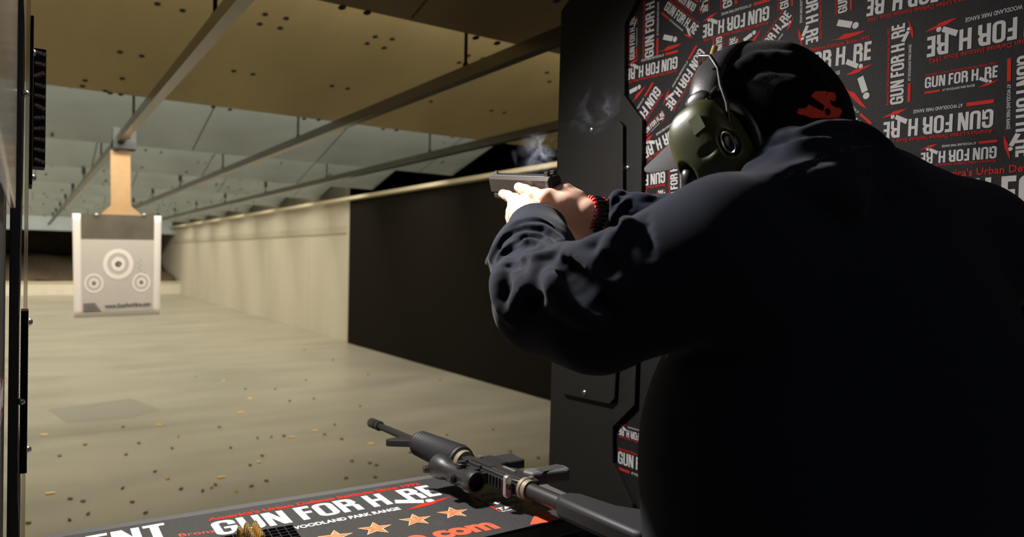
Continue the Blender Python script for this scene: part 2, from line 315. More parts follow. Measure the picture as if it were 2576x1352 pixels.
# ------------------------------------------------------------------ ceiling baffles
def crq(cx, cy, x0, y0, s): return (x0+cx/s, y0+cy/s)
slope = 0.27
for k in range(NB):
    yb = LIP0+PITCH*k; zb = ZLIP; L = PITCH+0.12
    d = unit([0, -1, slope]); n_ = unit([0, slope, 1]); Lh = L*math.hypot(1, slope)
    lab = {0: 'plywood ceiling baffle with shade painted into its brown, nearest the firing line, cut by the top edge', 1: 'yellow plywood ceiling baffle with paired dark holes, second from the firing line'}.get(k, 'grey painted ceiling baffle number %d downrange' % (k+1))
    if k == 2: lab = 'grey ceiling baffle directly beyond the yellow plywood one'
    elif k == 3: lab = 'second grey ceiling baffle beyond the yellow plywood one'
    elif k > 3: lab = 'pitted grey ceiling baffle over the far half of the range'
    t = thing('ceiling_baffle', lab, 'ceiling baffle', (0, yb, zb), 'far grey baffles' if k > 3 else None)
    base = np.array([0, yb, zb])
    cen = base+d*Lh/2+n_*0.02
    R = np.stack([[1, 0, 0], d, n_], 1); mm = M['ply'] if k == 1 else (M['ply_shaded'] if k == 0 else M['greyceil'])
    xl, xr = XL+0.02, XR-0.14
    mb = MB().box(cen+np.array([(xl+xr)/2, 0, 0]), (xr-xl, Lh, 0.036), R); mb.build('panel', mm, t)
    # joints and screw holes, sunk into the underside
    mb = MB()
    def mark(x, s_, sx, sy, mi=0, shape=6, mb=mb, base=base, d=d, n_=n_):
        p = base+np.array([x, 0, 0])+d*s_+n_*0.001
        mb.add([p+np.array([sx*math.cos(2*math.pi*i/8), 0, 0])*1.0+d*sy*math.sin(2*math.pi*i/8) for i in range(8)], [tuple(range(8))[::-1]], mi)
    def seam(x0, x1, s0, s1, mi=1, mb=mb, base=base, d=d, n_=n_):
        p = base+n_*0.0012
        mb.add([p+np.array([x, 0, 0])+d*s_ for x, s_ in ((x0, s0), (x1, s0), (x1, s1), (x0, s1))], [(0, 1, 2, 3)], mi)
    for j in range(-3, 4):
        x = 1.25*j+0.55*(k % 2)+0.1
        if k != 1: seam(x, x+0.010, 0.02, Lh*0.98)
    if k < 2:
        seam(xl, xr, 1.56, 1.572)
        PL = [crq(x, y, 400, 0, 2.453) for x, y in ((655,90),(785,115),(622,150),(748,175),(462,440),(580,460),(1067,532),(1165,548),(1335,228),(1440,243),(1285,270),(1390,297),(1910,345),(1998,362),(1853,388),(2395,450),(2410,505),(2052,685),(2130,697),(1678,628),(335,662),(438,678),(895,735),(985,742),(1382,798),(1465,806))]+[crq(x, y, 0, 0, 2.6) for x, y in ((785,342),(927,368),(800,516),(557,528),(540,565),(690,598),(720,612),(790,620),(1030,27),(1195,70))] if k else [crq(x, y, 400, 0, 2.453) for x, y in ((1130,48),(1285,80),(1955,235),(2087,268),(2455,5))]
        for px, py in PL:
            r_ = ray(px, py); q = CAM+r_*((base-CAM).dot(n_)/r_.dot(n_)); mark(q[0], (q-base).dot(d), .017, .019)
        for j in range(-4, 5):
            for s0 in (0.1, 0.95, 1.48, 1.66, 2.3):
                for dx in (0, 0.13):
                    if j < -1 and random.random() < 0.5: mark(j*1.08+0.95+dx+random.uniform(-.03, .03), s0+random.uniform(-.04, .04), 0.021, 0.018)
    else:
        for j in range(36+26*min(k, 6)):
            mark(random.uniform(xl, xr-.2), random.uniform(0.02, 2.4)**1.0, random.uniform(.006, .022), random.uniform(.01, .045)*(1+.2*k), 2)
    mb.build('joints_and_pits', [M['hole'], M['seam'], M['pit']], t)

# ------------------------------------------------------------------ target rails
ZR = 2.245; RX = [-0.50, 0.575, 1.655, 2.745]
rl = ['steel target rail hanging over the lane of the paper target', 'long steel target rail crossing the middle of the ceiling',
      'steel target rail hanging nearest the right wall']
for i, x in enumerate(RX[1:]):
    t = thing('target_rail', rl[i], 'rail', (x, 1.0, ZR))
    mb = MB(); poly = [(-.024, -.028), (.024, -.028), (.024, .028), (.016, .028), (.016, -.02), (-.016, -.02), (-.016, .028), (-.024, .028)]
    mb.prism(poly, (x, 0.6, ZR), (1, 0, 0), (0, 0, 1), (0, 1, 0), 26.2); mb.build('channel', M['galv'], t)
    for k in range(NB-1):
        y = LIP0+PITCH*k+0.03
        mb = MB().cyl((x, y, ZR+.02), (x, y, ZLIP+0.06), 0.008, n=8); mb.cyl((x, y, ZR+.02), (x, y, ZR+.05), 0.014, n=8)
        if k > 2: mb.cyl((x, y, ZLIP-.07), (x, y, ZLIP+.02), 0.022, n=8)
        mb.build('hanger_rod', M['hole'], t, smooth=True)

# ------------------------------------------------------------------ target carrier and paper
TY = 6.1
p = onY(312, 350, TY)
t = thing('target_carrier', 'grey steel trolley on the rail with a tan cardboard hanger', 'target carrier', (p[0], TY, p[2]))
def rectY(px0, py0, px1, py1, Y): a = onY(px0, py0, Y); b = onY(px1, py1, Y); return a, b
a, b = rectY(283, 322, 300, 381, TY); mb = MB().box(((a[0]+b[0])/2, TY, (a[2]+b[2])/2), (b[0]-a[0], .1, a[2]-b[2]))
c, e = rectY(300, 352, 341, 380, TY); mb.box(((a[0]+e[0])/2, TY, (c[2]+e[2])/2), (e[0]-a[0], .12, c[2]-e[2]))
c, e = rectY(326, 330, 341, 380, TY); mb.box(((c[0]+e[0])/2, TY, (c[2]+e[2])/2), (e[0]-c[0], .1, c[2]-e[2]))
mb.build('trolley', M['carrier'], t, bevel=.004)
pts = [onY(x, y, TY-.02) for x, y in ((278, 378), (328, 378), (329, 518), (362, 546), (248, 544), (279, 517))]
MB().prism([(q[0], q[2]) for q in pts], (0, TY-.02, 0), (1, 0, 0), (0, 0, 1), (0, 1, 0), .006).build('cardboard_hanger', M['card'], t)
for px, py in ((243, 541), (362, 541)):
    q = onY(px, py, TY-.03); mb = MB().cyl((q[0], TY-.04, q[2]), (q[0], TY-.01, q[2]), .014, n=12); mb.sphere((q[0], TY-.04, q[2]), .012, 10)
    mb.build('clip', M['steel'], t, smooth=True)
# paper target
PY = TY-.036
q0 = [onY(x, y, PY) for x, y in ((182, 537), (406, 544), (402, 792), (186, 801))]
t = thing('paper_target', 'white paper target with grey printed rings hanging from the cardboard', 'target', (q0[0][0], PY, q0[2][2]))
tt = np.array(q0)
def uv(u, v_, lift=0.0):                               # u right, v down on the sheet, gentle bow
    P = (tt[0]*(1-u)+tt[1]*u)*(1-v_)+(tt[3]*(1-u)+tt[2]*u)*v_
    return P+np.array([0, -lift-0.003*math.sin(math.pi*u)*math.sin(v_*2.2), 0])
def sheet(u0, v0, u1, v1, lift, n=14):
    vs = [uv(u0+(u1-u0)*i/n, v0+(v1-v0)*j/n, lift) for j in range(n+1) for i in range(n+1)]
    return vs, [(j*(n+1)+i, j*(n+1)+i+1, (j+1)*(n+1)+i+1, (j+1)*(n+1)+i) for j in range(n) for i in range(n)]
mb = MB(); mb.add(*sheet(0, 0, 1, 1, 0)); o = mb.build('sheet', M['paper'], t, smooth=True)
so = o.modifiers.new('thickness', 'SOLIDIFY'); so.thickness = 0.0006; so.offset = 1
mb = MB(); mb.add(*sheet(.088, .245, .915, .945, .0025), 1); mb.add(*sheet(.088, .0, .915, .245, .0025), 2)
def ring(u, v_, r0, r1, mi, lift, ax=1.0, n=28):
    asp = .86*ax; vs = [uv(u+r*math.cos(2*math.pi*i/n), v_+r*asp*math.sin(2*math.pi*i/n), lift) for r in (r0, r1) for i in range(n)]
    mb.add(vs, [(i, (i+1) % n, n+(i+1) % n, n+i) for i in range(n)], mi)
ring(.50, .485, .125, .175, 0, .004); ring(.50, .485, .035, .08, 0, .004); ring(.505, .485, .012, .03, 3, .0042)
for u, v_ in ((.225, .67), (.77, .67)): ring(u, v_, .085, .11, 0, .004); ring(u, v_, .03, .055, 0, .004); ring(u, v_, .005, .016, 3, .0042)
for q in range(9): ring(.5+random.gauss(0, .03), .485+random.gauss(0, .02), 0, .008, 3, .0046, n=8)
for q in range(7): ring(.76+random.gauss(0, .02), .45+.05*q*.5, 0, .006, 3, .0046, n=6)
mb.build('printed_pattern', [M['paper'], M['papergrey'], M['paperdark'], M['ink']], t, smooth=True)
dc = Decal((0, -1, 0), 0.008)
dc.text('www.GunForHire.com', uv(.345, .915), uv(.885, .905), .030, 0, .04)
dc.mb.build('web_address', [M['ink']], t); dc = Decal((0, -1, 0), 0.008)
for i in range(4):
    a_, b_, c_, d_ = uv(.105, .865+.022*i), uv(.24+.02*i, .863+.022*i), uv(.24+.02*i, .877+.022*i), uv(.105, .879+.022*i); dc.mb.add([q-np.array([0, .008, 0]) for q in (a_, b_, c_, d_)], [(0, 1, 2, 3)], 0)
dc.mb.build('printed_text', [M['ink']], t)

# ------------------------------------------------------------------ brass on the floor
def casing_mesh(name, L, r, m, neck=False):
    mb = MB(); pr = [(0, r*.9), (.06, r*1.02), (.08, r*.82), (.12, r*.82), (.14, r), (1, r*.96)] if not neck else [(0, r), (.03, r), (.05, r*.82), (.08, r), (.72, r*.94), (.84, r*.62), (1, r*.62)]
    mb.lathe((-L/2, 0, 0), (L/2, 0, 0), pr+[(1, pr[-1][1]*.85), (.3, pr[-1][1]*.8)], 14)
    o = mb.build(name, m, smooth=True); return o
def crp(cx, cy, x0, y0, s): return (x0+cx/s, y0+cy/s)
A = [crp(x, y, 60, 860, 3.5586) for x, y in ((1184, 378), (1790, 355), (1385, 858), (1285, 1238), (2105, 1087), (1680, 1318), (1900, 1350))]
Dk = [crp(x, y, 60, 860, 3.5586) for x, y in ((548, 930), (1030, 917), (1328, 962), (1752, 772), (1851, 957), (2092, 872), (2217, 862), (2330, 852), (2025, 1115), (1175, 1172), (885, 1322), (1408, 1328), (1602, 1345), (1715, 1290), (2037, 1303), (2172, 1255), (1985, 428), (2380, 538), (890, 770), (915, 1020), (320, 1032), (2133, 1030), (1540, 320), (2250, 430))]
Dk += [crp(x, y, 700, 860, 3.5586) for x, y in ((235, 80), (492, 170), (247, 350), (805, 298), (318, 515), (100, 538), (733, 585), (505, 750), (415, 838), (568, 880), (50, 850), (660, 1078), (878, 1115), (868, 1222), (608, 1230), (1925, 795), (1510, 842), (2078, 990), (1182, 1000), (2328, 1050), (1450, 345), (820, 1095))]
Dk += [crp(x, y, 0, 900, 2.9914) for x, y in ((528, 1072), (625, 1090), (663, 1186), (522, 1232), (995, 1096), (1095, 1178), (212, 1255))]
Ln = [crp(x, y, 60, 860, 3.5586) for x, y in ((183, 842), (1215, 755), (1770, 1225), (1940, 640), (2020, 515), (2400, 862))]+[crp(x, y, 700, 860, 3.5586) for x, y in ((330, 805), (830, 922), (122, 862))]+[crp(380, 1031, 0, 900, 2.9914)]
def scatter(pts, proto, label, group, zoff, align=False):
    for i, (px, py) in enumerate(pts):
        o = proto if i == 0 else proto.copy()
        if i: COL.objects.link(o)
        p = onZ(px, py, 0); o.location = (p[0], p[1], zoff+.0005)
        o.rotation_euler = (0, 0, random.uniform(-.5, .1) if align else random.uniform(0, 6.28)); tag(o, label, 'cartridge casing', group)
scatter(A, casing_mesh('pistol_casing', .0235, .0075, M['brass']), 'shiny short brass casing catching the light on the concrete floor', 'shiny casings on the range floor', .0077)
scatter(Dk, casing_mesh('dull_casing', .023, .0068, M['oldbrass']), 'short dull tarnished casing lying on the concrete floor', 'dull casings on the range floor', .007)
scatter(Ln, casing_mesh('rifle_casing', .05, .0065, M['brass'], True), 'long brass rifle casing lying on the concrete floor', 'long casings on the range floor', .0066, True)

# ------------------------------------------------------------------ right booth partition
PX = 1.13
def screw(p, d, r, parent, m='steel'):
    p = np.array(p, float); d = unit(d)
    mb = MB().lathe(p, p+d*r*.75, [(0, r), (.3, r*.98), (.7, r*.75), (1, r*.35)], 16)
    mb.box(p+d*r*.74, (r*.9, r*.2, r*.12) if abs(d[2]) > .5 else (r*.12, r*.9, r*.2), None, 1); mb.box(p+d*r*.74, (r*.12, r*.2, r*.9), None, 1)
    return mb.build('screw', [M[m], M['hole']], parent, smooth=True)
t = thing('booth_partition', 'black shooting booth partition covered in white and red lettering on the right', 'partition', (PX, 0.8, 0.3))
MB().box((PX+.02, 0.72, 1.35), (.03, 1.44, 2.1)).build('core_board', M['poly'], t, bevel=.003)
MB().box((PX+.0025, 0.66, 1.35), (.004, 1.30, 2.08)).build('printed_sheet', M['vinyl'], t)
FX = PX-.012
def plX(px, py): p = onX(px, py, FX); return (p[1], p[2])
frm = [(1437, -18), (1411, 28), (1380, 1182), (1377, 1352), (1640, 1420), (1590, 1270), (1541, 1166), (1541, 1075), (1596, 1020), (1598, 960), (1611, 640), (1615, 302), (1570, 240), (1571, 60), (1600, 0), (1640, -60)]
pl = [plX(*q) for q in frm]; top = (pl[0][0]+.0, 2.36); pl[0] = (pl[0][0], 2.06); pl = pl+[(1.10, 2.30), (1.43, 2.33)]
pl[3] = (1.474, .5); pl[4] = (1.05, .5)
mb = MB().prism(pl, (FX, 0, 0), (0, 1, 0), (0, 0, 1), (1, 0, 0), .0125); mb.build('edge_plate', M['poly'], t, bevel=.0015)
pt = [(1405, 312), (1412, 305), (1557, 305), (1566, 316), (1566, 640), (1545, 1005), (1532, 1018), (1418, 993), (1409, 980)]
FX2 = FX-.011
mb = MB().prism([tuple(onX(*q, FX2)[1:]) for q in pt], (FX2, 0, 0), (0, 1, 0), (0, 0, 1), (1, 0, 0), .011); mb.build('cover_plate', M['poly'], t, bevel=.002)
for (px, py), X_ in (((1489, 326), FX2), ((1471, 988), FX2), ((1580, 422), FX), ((1419, 240), FX)):
    if (px, py) != (1419, 240): screw(onX(px, py, X_), (-1, 0, 0), .0065, t)
dc = Decal((-1, 0, 0), 0.0)
LG = [(1596.7,147.7,1597,41),(1644.5,141,1647.5,-45),(1669.3,24,1746,88),(1936,13.5,1769,63),(1705,141,1578,174),(1759,120,1674,265),(1649,215,1561,358),(1622,341,1672,290),(1744,289,1619,373),(1673,431,1556,452),(1706,524,1703,381),(1668,577,1668,477),(1614,480,1614,570),(1801,96,1801,210),(1848,196,1850,92),(1896,173,1992,39),(1753,12,1690,-34),(1769,-70,1767,33),(1842,14,1840,-160),(1984,18,1983,-130),(2028,-90,2027,113),(2131.5,28,2131,-120),(2472,-71,2183,-3),(2697,10,2333,94),(1950,194,2190,150),(2272.7,259,2277,57),(2326,223,2509,194),(2558,143,2554,396),(2500,273,2223,308),(2508,367,2317,385),(2183,321,2068,219)]
for x0, y0, x1, y1 in LG: dc.logo(onX(x0, y0, PX), onX(x1, y1, PX))
p = onX(2483, 530, PX); dc.logo(p+[0, .078, 0], p+[0, -.20, 0])
p = onX(1554.5, 1166, PX); dc.logo(p, p+[0, -.17, 0])
p = onX(1557, 1076, PX); dc.logo(p+[0, -.10, 0], p+[0, 0.0, 0])
p = onX(1575, 1010, PX); dc.logo(p+[0, -.01, -.02], p+[0, .0, .12])
for i in range(9):                                     # the print goes on behind the person
    y = .95-.2*(i % 3)+random.uniform(-.03, .03); z = 1.3-.17*(i//3); a = random.choice((0, 180, 90)); L = .14
    v_ = np.array([0, -math.cos(math.radians(a)), math.sin(math.radians(a))])*L; q = np.array([PX, y, z]); dc.logo(q-v_/2, q+v_/2)
for x0, y0, x1, y1 in [(1669,93,1698,99),(2107,57,2152,64),(2164,194,2179,241),(1871,102,1897,82),(1584,232,1608,219)]: dc.icon(onX(x0, y0, PX), onX(x1, y1, PX))
dc.mb.build('printed_lettering', [M['white_dim'], M['red_dim']], t)

# ------------------------------------------------------------------ left booth partition (seen edge-on)
t = thing('booth_partition', 'black shooting booth partition seen edge-on at the left edge', 'partition', (-.03, .8, .3))
MB().box((-.045, .75, 1.3), (.03, 1.46, 2.2)).build('core_board', M['poly'], t, bevel=.002)
MB().box((-.0255, .72, 1.35), (.007, .90, 2.06)).build('printed_sheet', M['vinyl'], t)
dc = Decal((1, 0, 0), 0.0004)
for i in range(24):
    y = .4+.09*(i % 8)+random.uniform(-.03, .03); z = .6+.3*(i//8)+random.uniform(-.05, .05); a = random.choice((0, 180, 90, 270)); L = .15
    v_ = np.array([0, math.cos(math.radians(a)), math.sin(math.radians(a))])*L; q = np.array([-.0220, y, z]); dc.logo(q-v_/2, q+v_/2)
dc.mb.build('printed_lettering', [M['white_dim'], M['red_dim']], t)
def zof(py, Y, px=60): return onY(px, py, Y)[2]
Yp = 1.17
zz = [zof(v_, Yp) for v_ in (-60, 40, 420, 480, 700, 830, 1170, 1352)]
poly = [(-.0065, zz[0]), (-.004, zz[1]), (-.005, zz[2]), (-.0062, zz[4]), (-.0075, zz[5]), (-.0072, zz[6]), (-.0035, zz[7]), (-.0035, .6), (-.018, .6), (-.018, zz[0])]
MB().prism(poly, (0, Yp, 0), (1, 0, 0), (0, 0, 1), (0, 1, 0), .29).build('edge_plate', M['poly_lit'], t, bevel=.0012)
mb = MB().box((.0002, 1.32, 1.4), (.0045, .26, 1.75)); mb.build('clear_backing', M['clear'], t)
z1, z0 = zof(782, Yp), zof(1192, Yp)
mb = MB().box((-.0005, Yp+.02, (z0+z1)/2), (.0085, .04, z1-z0))
for i in range(44): mb.box((-.0005, Yp-.0005, z0+(z1-z0)*(i+.5)/44), (.0088, .003, (z1-z0)/44*.55))
mb.build('ribbed_block', M['poly'], t)
z1, z0 = zof(52, Yp+.04), zof(468, Yp+.04)
MB().box((.0045, Yp+.05, (z0+z1)/2), (.004, .09, z1-z0)).build('cover_plate', M['poly'], t, bevel=.001)
for px, py, X_ in ((66, 812, .0042), (66, 1136, .0042), (75, 108, .0055), (72, 438, .0065)): screw((X_, Yp+.008 if py > 500 else Yp+.05, zof(py, Yp)), (1, 0, 0), .0056, t)
for py, X_ in ((235, -.003), (1010, -.003)): screw((X_, Yp-.001, zof(py, Yp)), (0, -1, 0), .005, t)
z1, z0 = zof(118, 1.24), zof(418, 1.24)
b = MB().box((.0145, 1.26, (z0+z1)/2), (.015, .05, z1-z0)).build('printed_block', M['vinyl'], t, bevel=.001)
dc = Decal((0, -1, 0), 0.0006)
for i in range(11):
    z = z1-(i+.5)*(z1-z0)/11; q = np.array([.0145, 1.235, z]); v_ = np.array([.0062, 0, random.uniform(-.004, .004)]); dc.logo(q-v_, q+v_, hs=1.6)
dc.mb.build('block_lettering', [M['papergrey'], M['red']], b)
g = tag(MB().prism([(p_[0], p_[1]) for p_ in [(.25, 1.50), (.29, 1.455), (1.02, 1.45), (1.06, 1.49), (1.06, 2.3), (.25, 2.3)]], (-.0165, 0, 0), (0, 1, 0), (0, 0, 1), (1, 0, 0), .006).build('clear_screen', M['clear'], None, bevel=.001, origin=(-.0165, .7, 1.45)), 'scuffed clear plastic screen on the left partition, at the top left corner', 'screen')

# ------------------------------------------------------------------ shelf
ZS = .95
t = thing('shooting_shelf', 'charcoal shooting shelf printed with white lettering and copper stars', 'shelf', (.56, 1.15, ZS))
def pz(px, py, z=ZS): return onZ(px, py, z)
F0 = pz(90, 1342); F1 = pz(1075, 1190); 
far = lambda x: F0[1]+(F1[1]-F0[1])*(x-F0[0])/(F1[0]-F0[0])
x0, x1, yn = .018, .875, .982
def rpoly(x0, y0, x1, y1l, y1r, r):                    # rounded far-left corner, skewed far edge
    return [(x0, y0), (x1, y0), (x1, y1r)]+[(x0+r-r*math.sin(a), y1l-r+r*math.cos(a)) for a in [math.pi/2*i/8 for i in range(9)]]
MB().prism(rpoly(x0, yn, x1, far(x0)-.0, far(x1), .03), (0, 0, ZS-.034), (1, 0, 0), (0, 1, 0), (0, 0, 1), .030).build('shelf_board', M['lip'], t, bevel=.006, seg=3)
MB().prism(rpoly(x0+.02, yn+.0, x1, far(x0)-.024, far(x1)-.024, .02), (0, 0, ZS-.0045), (1, 0, 0), (0, 1, 0), (0, 0, 1), .0032).build('rim_strip', M['lip'], t, bevel=.001)
MB().prism([(x0+.034, yn-.001), (.807, yn-.003), (.80, yn+.02), (.775, 1.065), (.80, 1.09), (.80, far(.8)-.038), (x0+.034, far(0)-.038)], (0, 0, ZS-.003), (1, 0, 0), (0, 1, 0), (0, 0, 1), .003).build('printed_top', M['shelf'], t)
MB().box((.44, 1.17, ZS-.06), (.85, .05, .05)).build('support_bar', M['poly'], t, bevel=.002)
MB().box((.97, 1.04, ZS-.085), (.28, .05, .05)).box((.84, 1.10, ZS-.085), (.03, .17, .05)).build('bracket', M['poly'], t)
dc = Decal((0, 0, 1), 0.0004)
P0 = pz(548, 1350); P1 = pz(1113, 1246); eyv = pz(714, 1283)-pz(743, 1313)
dc.logo(P0, P1, ey=eyv, bar=False, bold=True)
def star(px, py, r):
    c = pz(px, py); mk = lambda rr, ri: [(rr if i % 2 == 0 else ri) and ((rr if i % 2 == 0 else ri)*math.sin(math.pi*i/5+.25), (rr if i % 2 == 0 else ri)*math.cos(math.pi*i/5+.25)) for i in range(10)]
    dc.stamp(curve_geo([mk(r, r*.42)]), c, np.array([1, 0, 0]), np.array([0, 1, 0]), 4); dc.stamp(curve_geo([mk(r*.86, r*.34)]), c+[0, 0, .0002], np.array([1, 0, 0]), np.array([0, 1, 0]), 3)
for px, py in ((1141, 1291), (1046, 1309), (945, 1331), (845, 1352), (740, 1375)): star(px, py, .030)
dc.text('GunForHire.com', pz(560, 1460), pz(1262, 1330), 1, 2, .05, ey=pz(1215, 1309)-pz(1262, 1331))
w_, sp = word('RENT'); g = curve_geo(sp); e0, e1 = pz(130, 1408), pz(428, 1352); dc.stamp(g, e0, (e1-e0)/w_, eyv*1.05, 0)
exl = unit(P1-P0)
for i, (tx, px, py, L) in enumerate((('ALL', 1210, 1250, .040), ('GUNS', 1220, 1262, .060), ('HAVE', 1238, 1273, .058), ('TAKE', 1255, 1286, .055))):
    q = pz(px, py); dc.text(tx, q, q+exl*L, 1, 0, .05, ey=unit(eyv)*.0125)
q = pz(1266, 1290); dc.text('Instagram', q, q+exl*.062, 1, 0, .03, ey=unit(eyv)*.007)
for (a, b) in (((1193, 1253), (1208, 1262)), ((1217, 1267), (1258, 1291))):
    a, b = pz(*a), pz(*b); n_ = unit(np.cross([0, 0, 1], b-a))*.0035; dc.mb.add([a+[0, 0, .0008], b+[0, 0, .0008], b+n_+[0, 0, .0008], a+n_+[0, 0, .0008]], [(0, 1, 2, 3)], 1)
dc.mb.add([pz(*q)+[0, 0, .0007] for q in ((1352, 1280), (1408, 1307), (1380, 1315), (1333, 1322))], [(0, 3, 2, 1)], 2)
dc.mb.add([pz(*q)+[0, 0, .0007] for q in ((1372, 1269), (1385, 1272), (1445, 1295), (1436, 1300))], [(0, 3, 2, 1)], 1)
q = pz(452, 1352); dc.text('Bronze', q, pz(562, 1338), 1, 2, .0, ey=unit(eyv)*.014)
dc.mb.build('printed_lettering', [M['white'], M['red'], M['orange'], M['star'], M['stargold']], t)
# ------------------------------------------------------------------ implicit-surface modelling kit
class SDF:
    def __init__(s, xs, ys, zs): s.ax = [np.asarray(a, np.float32) for a in (xs, ys, zs)]; s.S = np.full([len(a) for a in s.ax], 1.0, np.float32)
    def sub(s, lo, hi):
        sl = []; g = []
        for a, l, h in zip(s.ax, lo, hi):
            i0 = max(int(np.searchsorted(a, l))-2, 0); i1 = min(int(np.searchsorted(a, h))+2, len(a)); sl.append(slice(i0, i1)); g.append(a[i0:i1])
        return tuple(sl), g[0][:, None, None], g[1][None, :, None], g[2][None, None, :]
    def put(s, fn, lo, hi, k, mode='add'):
        sl, X, Y, Z = s.sub(lo, hi)
        if min(q.stop-q.start for q in sl) <= 0: return
        d = fn(X, Y, Z); A = s.S[sl]
        if mode == 'cut': A, d = -A, d
        h = np.maximum(k-np.abs(A-d), 0)/k; r = np.minimum(A, d)-h*h*k*0.25
        s.S[sl] = -r if mode == 'cut' else r
    def cap(s, a, b, ra, rb=None, k=.01, mode='add', sq=None):
        a = np.array(a, float); b = np.array(b, float); rb = ra if rb is None else rb; m = max(ra, rb)+2.2*k+.012
        ba = b-a; L = max(ba.dot(ba), 1e-12)
        def f(X, Y, Z):
            px, py, pz_ = X-a[0], Y-a[1], Z-a[2]; t = np.clip((px*ba[0]+py*ba[1]+pz_*ba[2])/L, 0, 1)
            dx, dy, dz = px-t*ba[0], py-t*ba[1], pz_-t*ba[2]; return np.sqrt(dx*dx+dy*dy+dz*dz)-(ra+(rb-ra)*t)
        s.put(f, np.minimum(a, b)-m, np.maximum(a, b)+m, k, mode)
    def chain(s, pts, rs, k=.01, mode='add'):
        for i in range(len(pts)-1): s.cap(pts[i], pts[i+1], rs[i], rs[i+1], k, mode)
    def ell(s, c, r, R=None, k=.01, mode='add'):
        c = np.array(c, float); r = np.array(r, float); R = np.eye(3) if R is None else R; m = r.max()+2.2*k+.012; rm = r.min()
        def f(X, Y, Z):
            p = [X-c[0], Y-c[1], Z-c[2]]; q = [sum(p[j]*R[j, i] for j in range(3)) for i in range(3)]
            k0 = np.sqrt(sum((q[i]/r[i])**2 for i in range(3))); k1 = np.sqrt(sum((q[i]/r[i]**2)**2 for i in range(3)))+1e-9
            return k0*(k0-1)/k1
        s.put(f, c-m, c+m, k, mode)
    def val(s, P):
        P = np.atleast_2d(P); idx = []; fr = []
        for d in range(3):
            a = s.ax[d]; i = np.clip(np.searchsorted(a, P[:, d])-1, 0, len(a)-2); idx.append(i); fr.append(np.clip((P[:, d]-a[i])/(a[i+1]-a[i]), 0, 1))
        r = 0
        for dx in (0, 1):
            for dy in (0, 1):
                for dz in (0, 1):
                    r = r+s.S[idx[0]+dx, idx[1]+dy, idx[2]+dz]*(fr[0] if dx else 1-fr[0])*(fr[1] if dy else 1-fr[1])*(fr[2] if dz else 1-fr[2])
        return r
    def hit(s, px, py, t0=.4, t1=1.5):
        ts = np.arange(t0, t1, .002); r = ray(px, py); v = s.val(CAM+ts[:, None]*r); i = np.nonzero(v < 0)[0]
        return None if len(i) == 0 else CAM+ts[i[0]]*r
    def fold(s, pts, r=.008, k=.02, sink=.3, mode='add'):
        H = [s.hit(*p) for p in pts]; H = [h for h in H if h is not None]
        if len(H) < 2: return
        H = [H[0]]+[b for a, b in zip(H, H[1:]) if np.linalg.norm(b-a) < .07]
        H = np.array([H[i]*(1-t_)+H[i+1]*t_ for i in range(len(H)-1) for t_ in (0, .5)]+[H[-1]])
        if len(H) < 2: return
        d = H-CAM; H = H+(d/np.linalg.norm(d, axis=1)[:, None])*r*sink; n = len(H)
        rs = [r*(.5+.5*math.sin(math.pi*(i+.5)/n)) for i in range(n)]; s.chain(H, rs, k, mode)
    def mesh(s):
        S = s.S; sg = S < 0; c = np.zeros([n-1 for n in S.shape], np.uint8)
        for dx in (0, 1):
            for dy in (0, 1):
                for dz in (0, 1): c += sg[dx:S.shape[0]-1+dx, dy:S.shape[1]-1+dy, dz:S.shape[2]-1+dz]
        act = (c > 0) & (c < 8); ii = np.argwhere(act); ids = -np.ones(act.shape, np.int64); ids[act] = np.arange(len(ii))
        cor = [(a, b, d) for a in (0, 1) for b in (0, 1) for d in (0, 1)]; acc = np.zeros((len(ii), 3)); cnt = np.zeros(len(ii))
        for p in cor:
            for d in range(3):
                if p[d]: continue
                q = list(p); q[d] = 1; i0 = ii+np.array(p); i1 = ii+np.array(q)
                v0 = S[i0[:, 0], i0[:, 1], i0[:, 2]]; v1 = S[i1[:, 0], i1[:, 1], i1[:, 2]]; m = (v0 < 0) != (v1 < 0); t = np.where(m, v0/np.where(m, v0-v1, 1), 0)
                P0 = np.stack([s.ax[e][i0[:, e]] for e in range(3)], 1); P1 = np.stack([s.ax[e][i1[:, e]] for e in range(3)], 1)
                acc += np.where(m[:, None], P0+(P1-P0)*t[:, None], 0); cnt += m
        V = acc/cnt[:, None]; F = []
        for d in range(3):
            e, g = [(1, 2), (2, 0), (0, 1)][d]; A = np.moveaxis(sg, d, 0); diff = np.moveaxis(A[:-1] != A[1:], 0, d); E_ = np.argwhere(diff)
            ok = (E_[:, e] > 0) & (E_[:, g] > 0) & (E_[:, e] < act.shape[e]) & (E_[:, g] < act.shape[g]) & (E_[:, d] < act.shape[d]); E_ = E_[ok]
            def cell(de, dg): c_ = E_.copy(); c_[:, e] -= de; c_[:, g] -= dg; return ids[c_[:, 0], c_[:, 1], c_[:, 2]]
            Q = np.stack([cell(1, 1), cell(0, 1), cell(0, 0), cell(1, 0)], 1); fl = sg[E_[:, 0], E_[:, 1], E_[:, 2]]; Q[~fl] = Q[~fl][:, ::-1]; F.append(Q)
        return V, np.concatenate(F)
